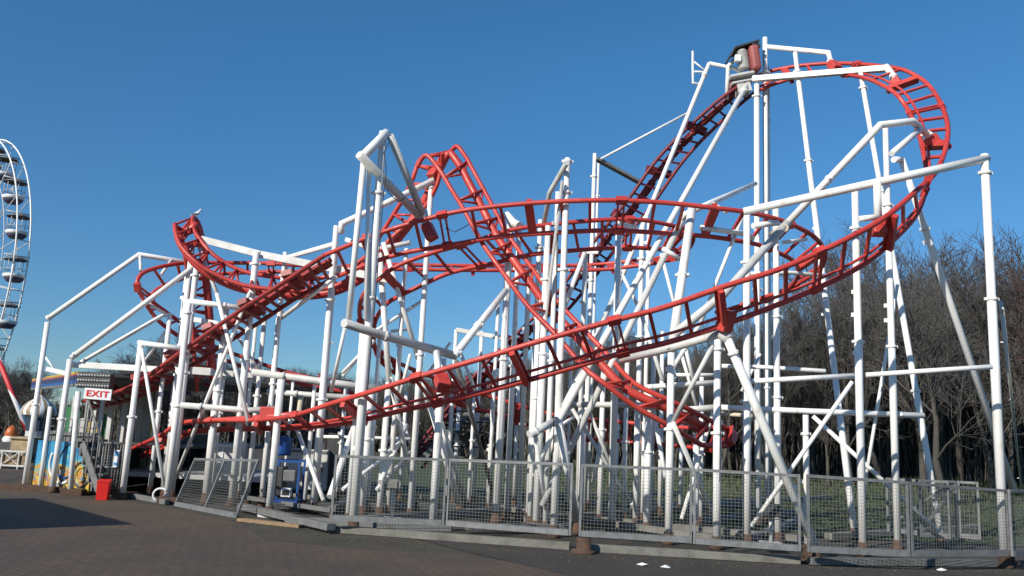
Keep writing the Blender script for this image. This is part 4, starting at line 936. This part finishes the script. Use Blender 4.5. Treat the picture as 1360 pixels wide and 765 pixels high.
def tree(x, y, h, var, label, group, rz=None, wide=1.0):
    tm, cm, mz = VAR[var]; t = thing('bare_tree', label, 'tree', (x, y, 0), random.uniform(0, 6.28) if rz is None else rz, group); k = h / mz; t.scale = (k * wide, k * wide, k)
    for nm, me in (('trunk', tm), ('crown', cm)):
        o = bpy.data.objects.new(nm, me); COL.objects.link(o); o.parent = t
OUT = [(0, 482), (60, 500), (150, 485), (200, 462), (235, 452), (300, 480), (400, 492), (500, 505), (600, 490), (700, 470), (780, 440), (840, 418), (885, 435), (940, 425), (970, 405), (1050, 390), (1110, 378), (1150, 338), (1220, 300), (1270, 312), (1295, 360), (1325, 345), (1360, 312), (1420, 300)]
rng = random.Random(5)
def tree_px(px, Y, var, label, group, top=None, wide=1.0):
    p = P(px, 500, Y); ty = top if top is not None else lerp(OUT, px); z = zfor(p.x, p.y, ty) * 1.09; tree(p.x, p.y, max(z, 2.5), var, label, group, wide=wide)
tree_px(1222, 40, 0, 'tallest spreading bare tree behind the right side of the coaster', None, 296, 1.0)
tree_px(1248, 34, 3, 'thick trunked bare tree standing at the lawn edge behind the right columns', None, 372, 1.15)
tree_px(1368, 40, 5, 'russet bare tree at the right edge of the wood', None, 312, 1.0)
GW = 'bare trees of the wood behind the coaster'; LW = 'slender bare tree standing in the wood behind the white columns'
px = 745
while px < 1420:
    if not (1210 < px < 1235):
        tree_px(px + rng.uniform(-5, 5), rng.uniform(40, 50), rng.randrange(5), LW, GW, lerp(OUT, px) + rng.uniform(0, 46), rng.uniform(.7, .95))
    px += rng.uniform(15, 24)
px = 760
while px < 1420:
    tree_px(px, rng.uniform(52, 62), rng.randrange(5), LW, GW, lerp(OUT, px) + rng.uniform(25, 90), rng.uniform(.8, 1.1)); px += rng.uniform(19, 32)
for q_, t_ in ((6, 478), (22, 488), (38, 492), (58, 500), (212, 448), (238, 452)): tree_px(q_, 60 + q_ % 7, (q_ // 3) % 5, 'small bare tree far off behind the left half of the coaster', 'low bare trees far behind the station', t_, 1.1)
GL = 'low bare trees far behind the station'; LL = 'small bare tree far off behind the left half of the coaster'
px = -10
while px < 745:
    if not (52 < px < 150): tree_px(px, rng.uniform(58, 74), rng.randrange(5), LL, GL, lerp(OUT, px) + rng.uniform(0, 22), rng.uniform(.9, 1.25))
    px += rng.uniform(8, 14)
# dense dark thicket under and behind the trees
b = MB(); rng = random.Random(9)
for k in range(15000):
    px = rng.uniform(-40, 1440); Y = rng.uniform(48, 66) if px > 700 else rng.uniform(62, 80)
    hpx = lerp([(0, 545), (240, 525), (420, 520), (700, 515), (760, 500), (840, 500), (1100, 468), (1250, 440), (1440, 450)], px)
    g = P(px, 500, Y); ztop = zfor(g.x, g.y, hpx) * rng.uniform(.35, 1.0) if rng.random() < .9 else zfor(g.x, g.y, hpx) * 1.15
    tp = Vector((g.x + rng.gauss(0, .5), g.y + rng.gauss(0, .4), max(ztop, .8))); wd = rng.uniform(.03, .075)
    m_ = (Vector((g.x, g.y, 0)) + tp) / 2 + Vector((rng.gauss(0, .15), 0, 0))
    b.tube([(g.x, g.y, 0), m_, tp], wd, 3, .012, caps=False)
tag(b.build('undergrowth', M['thicket']), 'dense brown thicket of stems filling the wood floor', 'undergrowth', kind='stuff')
b = MB()
for k in range(42000):
    px = rng.uniform(-60, 1450); Y = rng.uniform(58, 72) if px > 700 else rng.uniform(74, 88)
    hpx = lerp([(0, 550), (240, 535), (420, 530), (700, 525), (840, 515), (1100, 490), (1250, 470), (1440, 480)], px)
    g = P(px, 500, Y); z = zfor(g.x, g.y, hpx) * (1 - rng.random() ** 1.3 * 1.0)
    c = Vector((g.x, g.y, max(z, .1) + rng.gauss(0, .25))); s_ = rng.uniform(.16, .36)
    q = Matrix.Rotation(rng.uniform(0, 6.3), 3, 'Z') @ Matrix.Rotation(rng.uniform(0, 3.1), 3, 'X')
    b.add([c + q @ Vector(v) for v in ((-s_, 0, 0), (0, -s_ * .5, 0), (s_, 0, 0), (0, s_ * .5, 0))], [(0, 1, 2, 3)])
tag(b.build('shrub_belt', M['ivy']), 'dark ivy and evergreen shrub belt deep in the wood', 'shrubs', kind='stuff')
# rough grass bank at the wood edge
b = MB()
for k in range(16000):
    x = rng.uniform(2, 34); y = rng.uniform(30, 47); px_ = x / y
    if rng.random() > .25 + .75 * max(0, (y - 38) / 9): continue
    h = rng.uniform(.08, .3) * (1 + max(0, (y - 40) / 6)); a = rng.uniform(0, 6.28)
    b.add([(x - .05 * math.cos(a), y - .05 * math.sin(a), 0), (x + .05 * math.cos(a), y + .05 * math.sin(a), 0), (x + rng.gauss(0, .1), y + rng.gauss(0, .1), h)], [(0, 1, 2)])
tag(b.build('rough_grass', M['grassblade']), 'tufted rough grass along the edge of the wood', 'grass', kind='stuff')
b = MB(); rng2 = random.Random(3)
for k in range(9000):
    x = rng2.uniform(.5, 16); y = rng2.uniform(17.4, 30); h = rng2.uniform(.03, .09); a = rng2.uniform(0, 6.28)
    b.add([(x - .025 * math.cos(a), y - .025 * math.sin(a), 0.005), (x + .025 * math.cos(a), y + .025 * math.sin(a), 0.005), (x + rng2.gauss(0, .04), y + rng2.gauss(0, .04), h)], [(0, 1, 2)])
tag(b.build('lawn_grass', M['grassblade']), 'short lawn grass behind the right hand fence', 'grass', kind='stuff')
# grit, leaf litter and moss bits along the foot of the fence
b = MB(); rng3 = random.Random(12)
for k in range(1500):
    u_ = rng3.random(); px = 300 + 1080 * u_; py = lerp([(300, 688), (440, 710), (757, 735), (1062, 752), (1380, 760)], px) + abs(rng3.gauss(0, 1)) * 5
    g = G(px, py, .008); s_ = rng3.uniform(.006, .022); a = rng3.uniform(0, 6.28); h = rng3.uniform(.003, .012)
    b.add([(g.x + s_ * math.cos(a), g.y + s_ * math.sin(a), .01), (g.x + s_ * math.cos(a + 2.1), g.y + s_ * math.sin(a + 2.1), .01), (g.x + s_ * math.cos(a + 4.2), g.y + s_ * math.sin(a + 4.2), .01), (g.x, g.y, .01 + h)], [(0, 1, 3), (1, 2, 3), (2, 0, 3)])
tag(b.build('grit', mat('brown_grit', (0.095, 0.080, 0.058), 0.95, dark=(0.04, 0.04, 0.022), scale=8)), 'loose grit and leaf bits along the foot of the fence', 'grit', kind='stuff')
# unseen building at left, inferred from its shadow on the paving; booth form invented
t = thing('shadow_booth', 'square clad booth just outside the left edge, shaped to shade the paving', 'booth', (-12.5, 10.7, 0), R(-45))
b = MB(); b.box((0, 0, 1.5), (4.6, 3.0, 3.0)); b.build('wall', M['timber_wall'], t); b = MB(); b.box((0, 0, 3.08), (4.9, 3.3, .16)); b.build('roof', M['darkgrey'], t)
b = MB(); b.box((2.31, 0, 1.0), (.04, .9, 2.0)); b.build('door', M['blue'], t)
